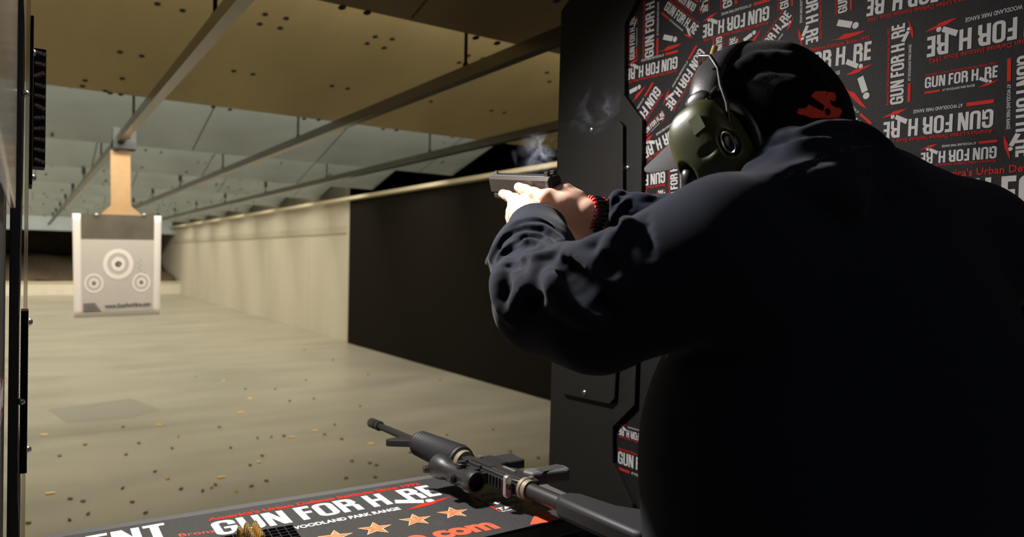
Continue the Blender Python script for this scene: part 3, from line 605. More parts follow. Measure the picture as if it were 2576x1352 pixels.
    def build(s, name, m, parent, smooth_it=0, origin=None, keep=None):
        V, F = s.mesh()
        if smooth_it:
            e = np.concatenate([F[:, [i, (i+1) % 4]] for i in range(4)])
            for _ in range(smooth_it):
                acc = np.zeros_like(V); n = np.zeros(len(V)); np.add.at(acc, e[:, 0], V[e[:, 1]]); np.add.at(acc, e[:, 1], V[e[:, 0]]); np.add.at(n, e[:, 0], 1); np.add.at(n, e[:, 1], 1); V = .5*V+.5*acc/n[:, None]
        base = np.zeros(3); q = parent
        while q is not None: base += np.array(q.location); q = q.parent
        me = bpy.data.meshes.new(name); me.vertices.add(len(V)); me.vertices.foreach_set('co', (V-base).astype(np.float32).ravel())
        me.loops.add(F.size); me.loops.foreach_set('vertex_index', F.ravel().astype(np.int32)); me.polygons.add(len(F)); me.polygons.foreach_set('loop_start', np.arange(0, F.size, 4, dtype=np.int32))
        me.polygons.foreach_set('use_smooth', np.ones(len(F), bool)); me.materials.append(m); me.update(calc_edges=True); me.validate()
        o = bpy.data.objects.new(name, me); COL.objects.link(o); o.parent = parent; return o
def grid(*seg):                                        # (start, stop, step) runs joined
    out = []
    for a, b, st in seg: out += list(np.arange(a, b-1e-6, st))
    return out
M['skin'] = mat('skin', (0.80, 0.51, 0.38), 0.5, sss=0.15, bump=(420, 0.10, 0.0006), noise=(30, (0.74, 0.43, 0.31), 0.35, 0.65))
M['fleece'] = mat('navy black fleece', (0.0105, 0.0145, 0.027), 0.95, sheen=0.08, bump=(1400, 0.35, 0.0006), spec=0.15)
M['capcloth'] = mat('black brushed cap cloth', (0.005, 0.005, 0.0055), 0.95, sheen=0.06, bump=(500, 0.5, 0.0015), spec=0.08)
M['brimcloth'] = mat('grey black brim cloth', (0.032, 0.032, 0.034), 0.9, bump=(900, 0.6, 0.001))
M['denim'] = mat('dark trousers', (0.012, 0.013, 0.018), 0.9); M['boot'] = mat('black boot', (0.01, 0.01, 0.01), 0.5)
M['emb'] = mat('red embroidery', (0.80, 0.045, 0.02), 0.7, bump=(900, 0.6, 0.001))
M['cup'] = mat('olive plastic', (0.045, 0.050, 0.012), 0.42, spec=0.5, bump=(250, 0.06, 0.0008))
M['cuplabel'] = mat('pale green print', (0.075, 0.10, 0.03), 0.45)
M['leather'] = mat('black leatherette', (0.03, 0.03, 0.033), 0.33, spec=0.6, bump=(180, 0.15, 0.001))
M['rubber'] = mat('black rubber', (0.012, 0.012, 0.012), 0.4)
M['cordred'] = mat('red cord', (0.45, 0.02, 0.02), 0.7, bump=(1500, 0.5, 0.0006)); M['cordblack'] = mat('black cord', (0.012, 0.012, 0.012), 0.45)

# ------------------------------------------------------------------ pistol
G0 = at(1393, 442, 1.10); GF = at(1238, 438, 1.262); gf = unit(GF-G0); gr = unit(np.cross(gf, [0, 0, 1])); gu = np.cross(gr, gf)
_a = math.radians(17); gu, gr = gu*math.cos(_a)-gr*math.sin(_a), gr*math.cos(_a)+gu*math.sin(_a)
def g(f_, l, u): return G0+gf*f_-gr*l+gu*u
GR = np.stack([gf, -gr, gu], 1)
t = thing('pistol', 'dark semi-automatic pistol held out in both hands', 'pistol', g(.03, 0, -.06))
mb = MB(); sl = [(-.0127, -.029), (.0127, -.029), (.0127, -.006), (.0095, -.0012), (.0075, 0), (-.0075, 0), (-.0095, -.0012), (-.0127, -.006)]
mb.prism(sl, g(0, 0, 0), -gr, gu, gf, .184); 
for f in range(2, 8): mb.m[f] = 0
mb.build('slide', M['slide'], t, bevel=.0012)
mb = MB().prism([(-.0076, 0), (.0076, 0), (.0096, -.0012), (-.0096, -.0012)][::-1], g(.004, 0, .0005), -gr, gu, gf, .178); mb.build('slide_top', M['slidetop'], t)
mb = MB()
for i in range(9): mb.box(g(.012+i*.0042, .0128, -.0165), (.0019, .0006, .021), GR); mb.box(g(.012+i*.0042, -.0128, -.0165), (.0019, .0006, .021), GR)
mb.build('grip_serrations', M['slidetop'], t)
MB().box(g(-.0012, 0, -.016), (.003, .018, .023), GR).box(g(-.003, 0, -.012), (.002, .0135, .0012), GR).build('back_plate', M['slidetop'], t, bevel=.0006)
MB().box(g(.009, -.0058, .0035), (.009, .005, .006), GR).box(g(.009, .0058, .0035), (.009, .005, .006), GR).box(g(.009, 0, .0012), (.009, .017, .0025), GR).build('rear_sight', M['gunblack'], t, bevel=.0005)
MB().box(g(.174, 0, .003), (.006, .0036, .006), GR).build('front_sight', M['steel'], t, bevel=.0006)
MB().cyl(g(.17, 0, -.011), g(.187, 0, -.011), .0065, n=16).build('barrel', M['steel'], t, smooth=True)
for f_ in (.072, .10): MB().box(g(f_, 0.0, .0006), (.0008, .0152, .0006), GR).build('ejection_port_edge', M['steel'], t)
fr = [(.178, -.029), (.178, -.041), (.120, -.043), (.112, -.047), (.108, -.068), (.092, -.071), (.066, -.067), (.058, -.075), (.046, -.112), (.042, -.124), (-.002, -.120), (.012, -.066), (.004, -.050), (-.014, -.036), (-.006, -.029)]
MB().prism(fr, g(0, -.0125, 0), gf, gu, -gr, .025).build('frame', M['gunpoly'], t, bevel=.004, seg=3)
MB().prism([(.044, -.122), (.047, -.132), (-.004, -.129), (-.002, -.120)], g(0, -.013, 0), gf, gu, -gr, .026).build('magazine_base', M['cordred'], t, bevel=.002)
MB().tube([g(.082, 0, -.045), g(.086, 0, -.053), g(.084, 0, -.062)], .003).build('trigger', M['gunblack'], t, smooth=True)

# ------------------------------------------------------------------ person
Hd = at(1902, 356, .93); hF = unit([-.11, .96, -.25]); hL = unit(np.cross([0, 0, 1], hF)); hU = np.cross(hF, hL); HR = np.stack([hF, hL, hU], 1)
def h(f_, l, u): return Hd+hF*f_+hL*l+hU*u
def hp(cx, cy, X): return onX(1180+cx/4.506, 380+cy/4.506, X)
person = thing('person', 'person in a black fleece jacket and dark cap aiming the pistol, seen from behind', 'person', (.86, .5, 0))
B = SDF(grid((.36, .60, .010), (.60, .76, .0017), (.76, 1.14, .008)), grid((.28, .80, .008), (.80, 1.0, .0017), (1.0, 1.03, .006)), grid((-.02, 1.38, .014), (1.38, 1.56, .0017), (1.56, 1.78, .006)))
# head, face, neck
B.ell(h(-.005, 0, .02), (.098, .076, .095), HR, .01); B.ell(h(.055, 0, -.045), (.052, .054, .065), HR, .03); B.ell(h(.06, 0, -.085), (.025, .028, .018), HR, .02)
B.cap(h(.095, 0, -.005), h(.120, 0, -.033), .007, .011, .012); B.ell(h(.107, 0, -.056), (.010, .022, .006), HR, .008); B.ell(h(.105, 0, -.066), (.010, .019, .006), HR, .008)
for s_ in (1, -1):
    B.ell(h(.083, .03*s_, .0), (.012, .014, .010), HR, .004, 'cut'); B.ell(h(.078, .03*s_, .0), (.012, .012, .012), HR, .003); B.ell(h(.092, .03*s_, .016), (.008, .02, .006), HR, .01)
    B.ell(h(-.005, .078*s_, -.012), (.016, .007, .03), HR, .006)
NK = np.array([.85, .50, 1.47]); B.chain([h(-.025, 0, -.05), NK], [.058, .066], .03)
# torso, hips, legs
B.ell((.84, .50, 1.30), (.17, .105, .22), None, .05); B.ell((.84, .50, 1.02), (.16, .105, .16), None, .06)
LH, LK, LA = (.75, .50, .90), (.72, .55, .50), (.70, .52, .09); RH, RK, RA = (.93, .47, .90), (.95, .46, .50), (.97, .38, .09)
for a, b, c, toe in ((LH, LK, LA, (.66, .66, .04)), (RH, RK, RA, (.96, .53, .04))):
    B.chain([a, b, c], [.085, .052, .038], .03); B.cap(c, toe, .036, .026, .02)
# arms
def nodes(L): return [at(x, y, d) for x, y, d, r in L], [r*d/FPX for x, y, d, r in L]
LS = [(1352, 580, 1.035, 76), (1345, 655, .98, 106), (1374, 762, .87, 122), (1500, 778, .82, 150), (1650, 712, .78, 158), (1835, 630, .745, 160)]
LP, LR = nodes(LS); wl = hp(725, 835, .618)
B.chain([LP[2], LP[4], LP[5]], [.042, .048, .06], .02); B.cap(LP[5], (.84, .52, 1.40), .06, .08, .04)
wr = hp(1335, 712, .707); wr2 = hp(1440, 728, .7235); RE_ = np.array([.93, .71, 1.41]); RS_ = np.array([1.024, .455, 1.42])
B.chain([wr, wr2, wr2+(RE_-wr2)*.35, RE_, RS_], [.0215, .0200, .027, .042, .06], .008); B.cap(RS_, (.84, .52, 1.40), .06, .08, .04)
# right hand: thumb along the slide, palm behind the grip, fingers round it
B.chain([hp(562, 412, .654), hp(640, 447, .6545), hp(735, 490, .655)], [.0078, .0088, .0088], .004)
B.chain([hp(735, 490, .655), hp(880, 540, .659), hp(1040, 620, .678)], [.0088, .0125, .019], .010)
B.chain([hp(1040, 620, .678), wr], [.020, .017], .008); B.chain([hp(960, 495, .672), hp(1090, 470, .688), hp(1210, 570, .700), wr], [.011, .013, .017, .017], .008)
B.cap(hp(1110, 740, .688), hp(1290, 885, .708), .017, .016, .012); B.cap(hp(1090, 650, .684), wr, .018, .017, .008); B.cap(hp(1290, 885, .708), wr, .0155, .017, .008)
B.ell(hp(640, 440, .6485), (.004, .008, .004), None, .003)
for i in range(4):                                     # four fingers from the palm round the right side and the front of the grip
    u = -.052-.020*i; rr = .0088-.0006*i
    if i == 0: P = [g(-.004, -.022, -.050), g(.04, -.027, -.046), g(.075, -.024, -.046), g(.088, -.010, -.052)]
    else: P = [g(-.012+.004*i, -.026, u), g(.032, -.034, u+.002), g(.062, -.022, u), g(.063, .004, u-.002), g(.045, .019, u-.004)]
    B.chain(P, [rr*1.08, rr, rr, rr*.95, rr*.85][:len(P)], .003)
B.chain([g(-.018, -.006, -.045), g(-.016, -.014, -.10)], [.016, .015], .012)
# left hand: thumb forward, palm on the left of the grip, fingers folded over the right fingers
Lh = SDF(*B.ax)
Lh.chain([wl, LP[1], LP[2]], [.025, .034, .040], .015)
Lh.chain([hp(383, 487, .652), hp(440, 512, .652), hp(525, 560, .650)], [.0076, .0085, .0090], .004)
Lh.chain([hp(525, 560, .650), hp(620, 610, .646), hp(720, 700, .638), wl], [.0092, .0115, .0155, .025], .010)
Lh.chain([hp(565, 640, .640), hp(640, 720, .632), wl], [.014, .018, .024], .014); Lh.cap(hp(560, 690, .640), hp(620, 790, .628), .014, .018, .012)
for i in range(4):
    cy = (612, 684, 752, 815)[i]; cx = (505, 487, 480, 490)[i]; rr = (.0092, .0094, .009, .008)[i]
    Kn = hp(cx+30, cy, .640); u = -.056-.019*i
    P = [hp(cx+110, cy+10, .634), Kn, hp(cx-2, cy+4, .652), g(.078, -.004, u), g(.070, -.028, u), g(.040, -.044, u)]
    Lh.chain(P, [rr*1.1, rr*1.08, rr, rr*.98, rr*.92, rr*.85], .0035)
hh = np.maximum(.0016-np.abs(B.S-Lh.S), 0)/.0016; B.S = np.minimum(B.S, Lh.S)-hh*hh*.0016*.25
body = B.build('body', M['skin'], person, smooth_it=1)
# thumbnails
def nail(c, d, n_, w_, parent):
    d = unit(d); n_ = unit(np.array(n_)-d*np.dot(n_, d)); s_ = np.cross(d, n_); mb = MB(); mb.sphere(c, 1, 14); m_ = np.stack([d, s_, n_], 1)
    mb = MB().sphere(c, (.0066, w_, .0018), 16, R=m_); mb.build('nail', mat('nail', (0.85, 0.58, 0.48), 0.3), parent, smooth=True)
a0 = hp(562, 412, .654); a1 = hp(735, 490, .655); nail(hp(578, 425, .6472), a0-a1, (-.8, -.2, -.35), .0048, body)
b0 = hp(383, 487, .652); b1 = hp(525, 560, .650); nail(hp(400, 500, .6452), b0-b1, (-.8, -.2, -.4), .0046, body)

# ---- fleece jacket
J = SDF(grid((.36, .44, .006), (.44, .80, .0027), (.80, 1.14, .006)), grid((.25, .55, .0045), (.55, .95, .0027)), grid((.84, 1.2, .008), (1.2, 1.56, .0027), (1.56, 1.64, .0036)))
J.ell((.83, .50, 1.27), (.225, .155, .22), None, .06); J.ell((.82, .51, 1.05), (.237, .20, .30), None, .08); J.ell((.82, .53, 1.18), (.225, .185, .19), None, .06); J.ell((.88, .47, 1.22), (.19, .15, .22), None, .06)
J.chain(LP[1:], LR[1:], .03); J.cap(LP[0], LP[1], LR[0], LR[1], .02); J.cap(LP[5], (.84, .50, 1.38), LR[5], .11, .06)
RSl = [(1534, 548, 1.10, 58), (1600, 560, 1.10, 62), (1690, 570, 1.09, 74)]; RP, RR_ = nodes(RSl)
J.chain(RP+[RE_, RS_, np.array([.86, .50, 1.40])], RR_+[.058, .085, .11], .025); J.cap((1.01, .47, 1.42), (.86, .49, 1.47), .085, .075, .05)
J.cap((.64, .48, 1.38), (.84, .50, 1.45), .06, .08, .04)
# hood bunched behind the neck, standing collar
HD = [at(1905, 440, .80), at(1985, 385, .80), at(2080, 372, .83), at(2170, 410, .88), at(2250, 470, .94)]; J.chain(HD, [.018, .024, .026, .024, .022], .02)
HD2 = [at(1960, 500, .76), at(2060, 475, .77), at(2180, 485, .82), at(2300, 530, .90)]; J.chain(HD2, [.03, .04, .042, .035], .04)
J.cap(NK+[0, -.01, -.03], h(-.035, 0, -.125), .075, .058, .02)
J.cap(h(.03, .05, -.135), h(.03, -.05, -.135), .03, .03, .03)
def q5(L): return [(1200+x/2.816, 500+y/2.816) for x, y in L]
for L, r in (([(110,420),(200,285),(290,205),(400,175),(480,190)], .009), ([(85,450),(230,300),(360,245),(470,245),(560,300),(610,340)], .010), ([(170,480),(235,355),(330,300),(430,300),(540,340)], .010), ([(160,560),(200,435),(270,370),(380,340),(520,365)], .011),
             ([(560,355),(500,425),(450,520),(420,620),(340,685),(295,760),(265,860)], .013), ([(140,520),(150,620),(170,720),(210,830)], .009), ([(330,640),(320,560),(345,470),(420,420)], .010), ([(215,455),(180,560),(185,660)], .008),
             ([(600,350),(680,375),(760,385),(860,335),(1000,270),(1110,225)], .012), ([(640,400),(740,455),(850,500),(960,550),(1070,640)], .015), ([(985,280),(950,370),(935,450)], .010), ([(480,640),(620,700),(780,790),(920,880)], .020), ([(520,520),(560,600),(600,660)], .012)):
    J.fold(q5(L), r*.9, .010, .40)
for L, r in (([(140,440),(230,325),(340,270),(450,268),(540,318)], .0035), ([(200,385),(290,325),(400,315),(500,345)], .0035), ([(235,470),(290,450),(335,440)], .006), ([(330,740),(400,740),(450,700)], .006),
             ([(600,450),(690,560),(800,680),(930,800)], .014), ([(160,340),(250,235),(350,200),(450,215),(560,270)], .0035), ([(880,400),(900,470),(960,520)], .008), ([(1192,130),(1202,260),(1218,400)], .003)):
    J.fold(q5(L), r*.9, .008, -.45, 'cut')
def q4(L): return [(1180+x/4.506, 380+y/4.506) for x, y in L]
for L, r in (([(1490,760),(1500,720),(1580,590),(1680,500),(1760,490)], .008), ([(1585,780),(1600,740),(1690,600),(1800,560)], .007), ([(1650,850),(1760,860),(1830,800)], .008), ([(1850,500),(1960,540),(2080,540)], .007)): J.fold(q4(L), r*.9, .008, .35)
for L, r in (([(1535,880),(1560,720),(1650,570),(1740,520)], .005), ([(1640,820),(1720,700),(1800,620)], .008), ([(1780,870),(1880,900)], .006)): J.fold(q4(L), r*.8, .006, -.45, 'cut')
def q1(L): return [(1950+x/2.6, y/2.6) for x, y in L]
for L, r in (([(30,860),(200,800),(420,790),(600,840)], .012), ([(150,970),(330,890),(500,890),(700,970)], .012), ([(0,1200),(200,1180),(400,1250),(500,1340)], .012)): J.fold(q1(L), r, .02, .4)
for L, r in (([(0,930),(150,870),(350,840),(560,860),(700,940)], .007), ([(50,1170),(250,1060),(480,970),(700,960)], .0035), ([(600,1120),(850,1100),(1000,1280),(760,1340),(620,1150)], .003)): J.fold(q1(L), r*.8, .008, -.4, 'cut')
# open cuffs
d = unit(LP[0]-LP[1]); J.cap(LP[0]-d*.02, LP[0]+d*.09, LR[0]-.009, LR[0]-.004, .004, 'cut'); 
d2 = unit(RP[0]-RP[1]); J.cap(RP[0]-d2*.015, RP[0]+d2*.08, RR_[0]-.007, RR_[0]-.004, .004, 'cut')
def plane_cut(F, P, n_, rad):                          # trims a sleeve end flat
    def f(X, Y, Z): return np.maximum(-((X-P[0])*n_[0]+(Y-P[1])*n_[1]+(Z-P[2])*n_[2]), np.sqrt((X-P[0])**2+(Y-P[1])**2+(Z-P[2])**2)-rad)
    F.put(f, P-rad, P+rad, .004, 'cut')
plane_cut(J, LP[0]+d*.010, d, .085); plane_cut(J, RP[0]+d2*.008, d2, .07)
J.ell(Hd+np.array([0, 0, .0]), (.10, .082, .105), HR, .01, 'cut')
jack = J.build('fleece_jacket', M['fleece'], person, smooth_it=1)
# stitched seam beads along the collar
mb = MB()
for (xa, ya), (xb, yb) in zip(q1([(50,1165),(250,1055),(480,965)]), q1([(250,1055),(480,965),(700,955)])):
    for i in range(26):
        p = J.hit(xa+(xb-xa)*i/26, ya+(yb-ya)*i/26)
        if p is not None: mb.sphere(p, .0006, 6)
mb.build('collar_stitching', M['trim'], jack)
# ---- trousers and boots
T = SDF(grid((.58, 1.10, .009)), grid((.28, .72, .009)), grid((.03, 1.12, .009)))
T.ell((.84, .50, .98), (.18, .13, .14), None, .05)
for a, b, c in ((LH, LK, LA), (RH, RK, RA)): T.chain([a, b, c], [.105, .075, .062], .03)
T.build('trousers', M['denim'], person, smooth_it=1)
for c, toe in ((LA, (.66, .66, .045)), (RA, (.96, .53, .045))):
    q = SDF(grid((toe[0]-.12, toe[0]+.14, .006)), grid((c[1]-.12, toe[1]+.12, .006)), grid((-.02, .22, .006))); q.cap(c, (c[0], c[1], .14), .055, .052, .02); q.cap(np.array(c)-[0, 0, .03], toe, .055, .042, .03)
    q.S = np.maximum(q.S, -q.ax[2][None, None, :]+.002); q.build('boot', M['boot'], person, smooth_it=1)
# ---- cap with brim and embroidered badge
K = SDF(grid((Hd[0]-.2, Hd[0]+.2, .0035)), grid((Hd[1]-.2, Hd[1]+.26, .0035)), grid((Hd[2]-.16, Hd[2]+.16, .0035)))
K.ell(h(-.006, 0, .020), (.108, .092, .100), HR, .01); K.ell(h(-.030, 0, -.015), (.085, .086, .088), HR, .03); K.ell(h(-.005, 0, .060), (.085, .07, .058), HR, .02)
for L, r in (([(1830, 190), (1900, 150), (1990, 150), (2050, 185)], .007), ([(1880, 190), (1950, 182), (2040, 195)], .005), ([(1960, 215), (2040, 205), (2090, 240)], .005)): K.fold(L, r, .010, .3)
K.fold([(1850, 205), (1920, 172), (2000, 172), (2060, 205)], .003, .01, -.1, 'cut')
nrm = unit(hU-hF*.45); 
def low(X, Y, Z): P = h(0, 0, .002); return (X-P[0])*nrm[0]+(Y-P[1])*nrm[1]+(Z-P[2])*nrm[2]
K.put(low, Hd-1, Hd+1, .006, 'cut')
cap_ = K.build('cap', M['capcloth'], person, smooth_it=1)
mb = MB(); vs = []; nI, nJ = 22, 10                     # curved brim with thickness
for k_ in (0, 1):
    for j in range(nJ+1):
        for i in range(nI+1):
            a = -1+2*i/nI; r_ = j/nJ; l = .078*a*(1-.06*r_); f_ = .082*math.sqrt(max(0, 1-a*a*.85))+.008+r_*.080*math.sqrt(max(.02, 1-abs(a)**2.6)); u_ = .058-.028*r_-.018*a*a-.38*l-(.0045 if k_ else 0)
            vs.append(h(f_, l, u_))
N_ = (nI+1)*(nJ+1); fs = []
for j in range(nJ):
    for i in range(nI): a = j*(nI+1)+i; fs += [(a, a+1, a+nI+2, a+nI+1), (N_+a, N_+a+nI+1, N_+a+nI+2, N_+a+1)]
ed = [j*(nI+1) for j in range(nJ+1)]+[nJ*(nI+1)+i for i in range(1, nI+1)]+[j*(nI+1)+nI for j in range(nJ-1, -1, -1)]
for a, b in zip(ed, ed[1:]): fs.append((a, b, N_+b, N_+a))
mb.add(vs, fs); mb.build('brim', M['brimcloth'], cap_, smooth=True, bevel=.001)
def inpoly(x, y, P):
    c_ = False; n = len(P)
    for i in range(n):
        x1_, y1_ = P[i]; x2_, y2_ = P[(i+1) % n]
        if (y1_ > y) != (y2_ > y) and x < (x2_-x1_)*(y-y1_)/(y2_-y1_)+x1_: c_ = not c_
    return c_
def ce(L): return [(1580+x/3.0733, 80+y/3.0733) for x, y in L]
out = ce([(1405,500),(1440,460),(1480,455),(1560,465),(1595,475),(1608,500),(1602,540),(1580,548),(1562,528),(1566,560),(1600,585),(1635,590),(1650,620),(1640,655),(1620,670),(1410,672),(1375,655),(1310,642),(1297,620),(1312,595),(1370,590),(1390,563),(1500,612),(1515,575)])
hole = ce([(1540+20*math.cos(a), 622+26*math.sin(a)) for a in np.linspace(0, 6.28, 14)[:-1]])
mb = MB(); st = 2.0; idx = {}; vs = []; fs = []
for i in range(70):
    for j in range(50):
        x, y = 1996+i*st, 222+j*st
        if inpoly(x, y, out) and not inpoly(x, y, hole):
            p = K.hit(x, y)
            if p is not None: idx[(i, j)] = len(vs); vs.append(p-unit(p-CAM)*.0026)
for (i, j) in idx:
    q = [(i, j), (i+1, j), (i+1, j+1), (i, j+1)]
    if all(k_ in idx for k_ in q): fs.append(tuple(idx[k_] for k_ in q))
    else:
        for a in range(4):
            tri = [q[b] for b in range(4) if b != a]
            if all(k_ in idx for k_ in tri): fs.append(tuple(idx[k_] for k_ in tri)); break
mb.add(vs, fs); o = mb.build('embroidered_badge', M['emb'], cap_, smooth=True); sd = o.modifiers.new('thick', 'SOLIDIFY'); sd.thickness = .0022; sd.offset = 0

# ------------------------------------------------------------------ ear defenders
t = thing('ear_defenders', 'olive green electronic ear defenders with a black padded headband worn over the cap', 'ear defenders', h(0, 0, .02))
for s_ in (1, -1):
    c = h(.0, .112*s_, -.022); Rc = HR@rot('Y', 12)@rot('X', -8*s_)
    Q = SDF(*[grid((c[i]-.075, c[i]+.075, .0019)) for i in range(3)])
    def sq(X, Y, Z, c=c, Rc=Rc):
        p = [X-c[0], Y-c[1], Z-c[2]]; q = [sum(p[j]*Rc[j, i] for j in range(3)) for i in range(3)]
        z_ = q[2]/.056; wx = .044*(1-.10*z_); return ((np.abs(q[0]/wx)**2.8+np.abs(q[1]/.031)**2.4+np.abs(z_)**2.8)**(1/2.8)-1)*.031
    Q.put(sq, c-.075, c+.075, .002)
    if s_ == 1:
        Q.cap(c+Rc@[.035, .030, -.050], c+Rc@[-.045, .034, -.030], .0045, None, .003, 'cut')
        Q.ell(c+Rc@[.030, .026, -.022], (.013, .012, .018), Rc, .003, 'cut'); Q.ell(c+Rc@[-.012, .034, -.012], (.012, .008, .006), Rc, .003, 'cut'); Q.ell(c+Rc@[-.036, .026, -.016], (.011, .010, .019), Rc, .003, 'cut')
    cup = Q.build('ear_cup', M['cup'], t, smooth_it=1)
    mb = MB(); prof = [(c+Rc@[.047*math.cos(a)*k_, -.026*s_, .057*math.sin(a)*k_]) for k_ in (1,) for a in np.linspace(0, 2*math.pi, 40)[:-1]]
    mb.tube(prof, .008, 10, closed=True); mb.build('ear_cushion', M['rubber'], cup, smooth=True)
    if s_ == 1:
        mb = MB().sphere(c+Rc@[.031, .017, -.024], (.010, .010, .014), 16, R=Rc); mb.build('microphone', M['rubber'], cup, smooth=True); mb = MB(); mb.sphere(c+Rc@[-.036, .018, -.016], (.009, .009, .016), 16, R=Rc); mb.build('dial', M['rubber'], cup, smooth=True)
        mb = MB().tube([c+Rc@[-.036+.007*math.cos(a), .026, -.016+.013*math.sin(a)] for a in np.linspace(0, 6.28, 16)[:-1]], .0008, 6, closed=True); mb.build('chrome_ring', M['steel'], cup, smooth=True)
        vs = [c+Rc@[a, b_, z_] for a, b_, z_ in ((-.006, .0315, .012), (-.022, .0300, .014), (-.021, .0275, .034), (-.006, .0290, .032))]
        mb = MB().add(vs, [(0, 1, 2, 3)]); o = mb.build('printed_label', M['cuplabel'], cup); o.modifiers.new('s', 'SOLIDIFY').thickness = .0006
# padded band: swept strip over the crown
mb = MB(); n = 40; vs = []; fs = []; prof = [(-1, -.3), (-.9, .5), (-.5, 1), (0, 1.15), (.5, 1), (.9, .5), (1, -.3), (.5, -.6), (0, -.6), (-.5, -.6)]
for i in range(n+1):
    a = math.pi*(i/n)*0.80+math.pi*.10; w_ = .027*(0.62+.38*math.sin(a)**.6)
    c = h(-.012*math.sin(a)+.004, .108*math.cos(a), .008+.113*math.sin(a)); r_ = unit(hL*math.cos(a)+hU*math.sin(a))
    for u, v_ in prof: vs.append(c+hF*u*w_+r_*v_*.0055)
m_ = len(prof)
for i in range(n):
    for j in range(m_): fs.append((i*m_+j, i*m_+(j+1) % m_, (i+1)*m_+(j+1) % m_, (i+1)*m_+j))
fs += [tuple(range(m_))[::-1], tuple(n*m_+j for j in range(m_))]
mb.add(vs, fs); band = mb.build('headband', M['leather'], t, smooth=True, auto=60)
for s_ in (1, -1):
    mb = MB()
    mb.tube([h(.020, .100*s_, .055), h(.016, .116*s_, .040), h(.008, .124*s_, .026), h(.004, .128*s_, .018)], .0018, 8); mb.tube([h(-.020, .100*s_, .050), h(-.018, .118*s_, .036), h(-.012, .124*s_, .026)], .0018, 8)
    mb.build('wire_yoke', M['steel'], t, smooth=True)
    mb = MB().sphere(h(-.002, .119*s_, .034), (.018, .005, .013), 14, R=HR); mb.build('slider', M['rubber'], t, smooth=True)
mb = MB().tube([h(-.002, .098, .088), h(-.012, .112, .090), h(-.028, .116, .082), h(-.036, .118, .062), h(-.036, .120, .040), h(-.040, .122, .015), h(-.038, .124, -.012), h(-.032, .126, -.030)], .0023, 10); mb.build('cable', M['rubber'], t, smooth=True)

# ------------------------------------------------------------------ woven bracelet
bc = hp(1416, 716, .7205); bd = unit(wr2-wr); bx = unit(np.cross(bd, [0, 0, 1])); by = np.cross(bx, bd)
t = thing('cord_bracelet', 'red and black woven cord bracelet on the wrist beside the cuff', 'bracelet', bc)
R_ = .0240; mr = MB(); mk = MB(); n = 22
for e in (-1, 1):
    for i in range(n):
        a = 2*math.pi*i/n; p = bc+bd*e*.0105+(bx*math.cos(a)+by*math.sin(a))*R_*(1.0); a2 = a+.13; p2 = bc+bd*e*.0108+(bx*math.cos(a2)+by*math.sin(a2))*R_; mr.tube([p, p2], [.0041, .0041], 8)
mr.tube([bc+(bx*math.cos(a)+by*math.sin(a))*(R_-.0022) for a in np.linspace(0, 2*math.pi, 40)[:-1]], .0022, 6, closed=True)
for i in range(n):
    a = 2*math.pi*(i+.5)/n; r_ = bx*math.cos(a)+by*math.sin(a); tg = -bx*math.sin(a)+by*math.cos(a)
    mk.tube([bc-bd*.0085+r_*R_-tg*.001, bc-bd*.004+r_*(R_+.0022), bc+bd*.004+r_*(R_+.0022), bc+bd*.0085+r_*R_+tg*.001], .0028, 8)
mr.build('red_cord', M['cordred'], t, smooth=True); mk.build('black_cord', M['cordblack'], t, smooth=True)

# ------------------------------------------------------------------ rifle
RO = onZ(1322, 1230, .992); RM = onZ(932, 1063, 1.000); ra = unit(RM-RO); rc = unit(np.array([0, 0, 1])-ra*ra[2]); rb = np.cross(rc, ra); RL = np.linalg.norm(RM-RO); sc = RL/.645
def r3(x, b, c=0): return RO+(ra*x+rb*b+rc*c)*sc
RR3 = np.stack([ra, rb, rc], 1)
def rbox(mb, x0, x1_, b0, b1, c0, c1, mi=0): return mb.box(r3((x0+x1_)/2, (b0+b1)/2, (c0+c1)/2), np.array([x1_-x0, b1-b0, c1-c0])*sc, RR3, mi)
def rprism(mb, poly, c0, c1, mi=0): return mb.prism(poly, r3(0, 0, c0), ra*sc, rb*sc, rc*sc, c1-c0, mi)
t = thing('rifle', 'black rifle with ribbed handguard and optic lying on its side on the shelf', 'rifle', r3(.1, 0, -.03))
up = MB(); rprism(up, [(0, -.012), (.205, -.012), (.205, .012), (.19, .017), (.02, .017), (0, .012)], -.016, .016); up.cyl(r3(0, 0, 0), r3(.2, 0, 0), .0175*sc, n=20); o = up.build('upper_receiver', M['gunblack'], t, smooth=True, bevel=.002, auto=35)
mb = MB(); rbox(mb, .005, .2, .017, .022, -.010, .010)
for i in range(18): rbox(mb, .010+i*.0105, .0155+i*.0105, .022, .0255, -.0105, .0105)
mb.build('top_rail', M['gunblack'], t, bevel=.0006)
mb = MB(); rprism(mb, [(-.004, -.010), (-.006, -.032), (.03, -.040), (.055, -.036), (.125, -.036), (.128, -.060), (.190, -.060), (.194, -.012)], -.0125, .0125); mb.build('lower_receiver', M['gunblack'], t, bevel=.003)
mb = MB(); rprism(mb, [(.132, -.058), (.128, -.105), (.186, -.112), (.187, -.058)], -.010, .010); mb.build('magazine', M['gunpoly'], t, bevel=.003)
M['grip'] = mat('grey rubber grip', (.10, .10, .105), .5, bump=(600, .5, .001))
mb = MB(); rprism(mb, [(.052, -.034), (.026, -.040), (.006, -.118), (.010, -.130), (.034, -.134), (.044, -.126), (.052, -.075), (.064, -.050)], -.011, .017); pgp = mb.build('pistol_grip', M['grip'], t, bevel=.006, seg=3)
mb = MB()
for i in range(5): rbox(mb, .020+i*.0050, .0225+i*.0050, -.122, -.060, .0168, .0180)
mb.build('grip_ribs', M['grip'], pgp)
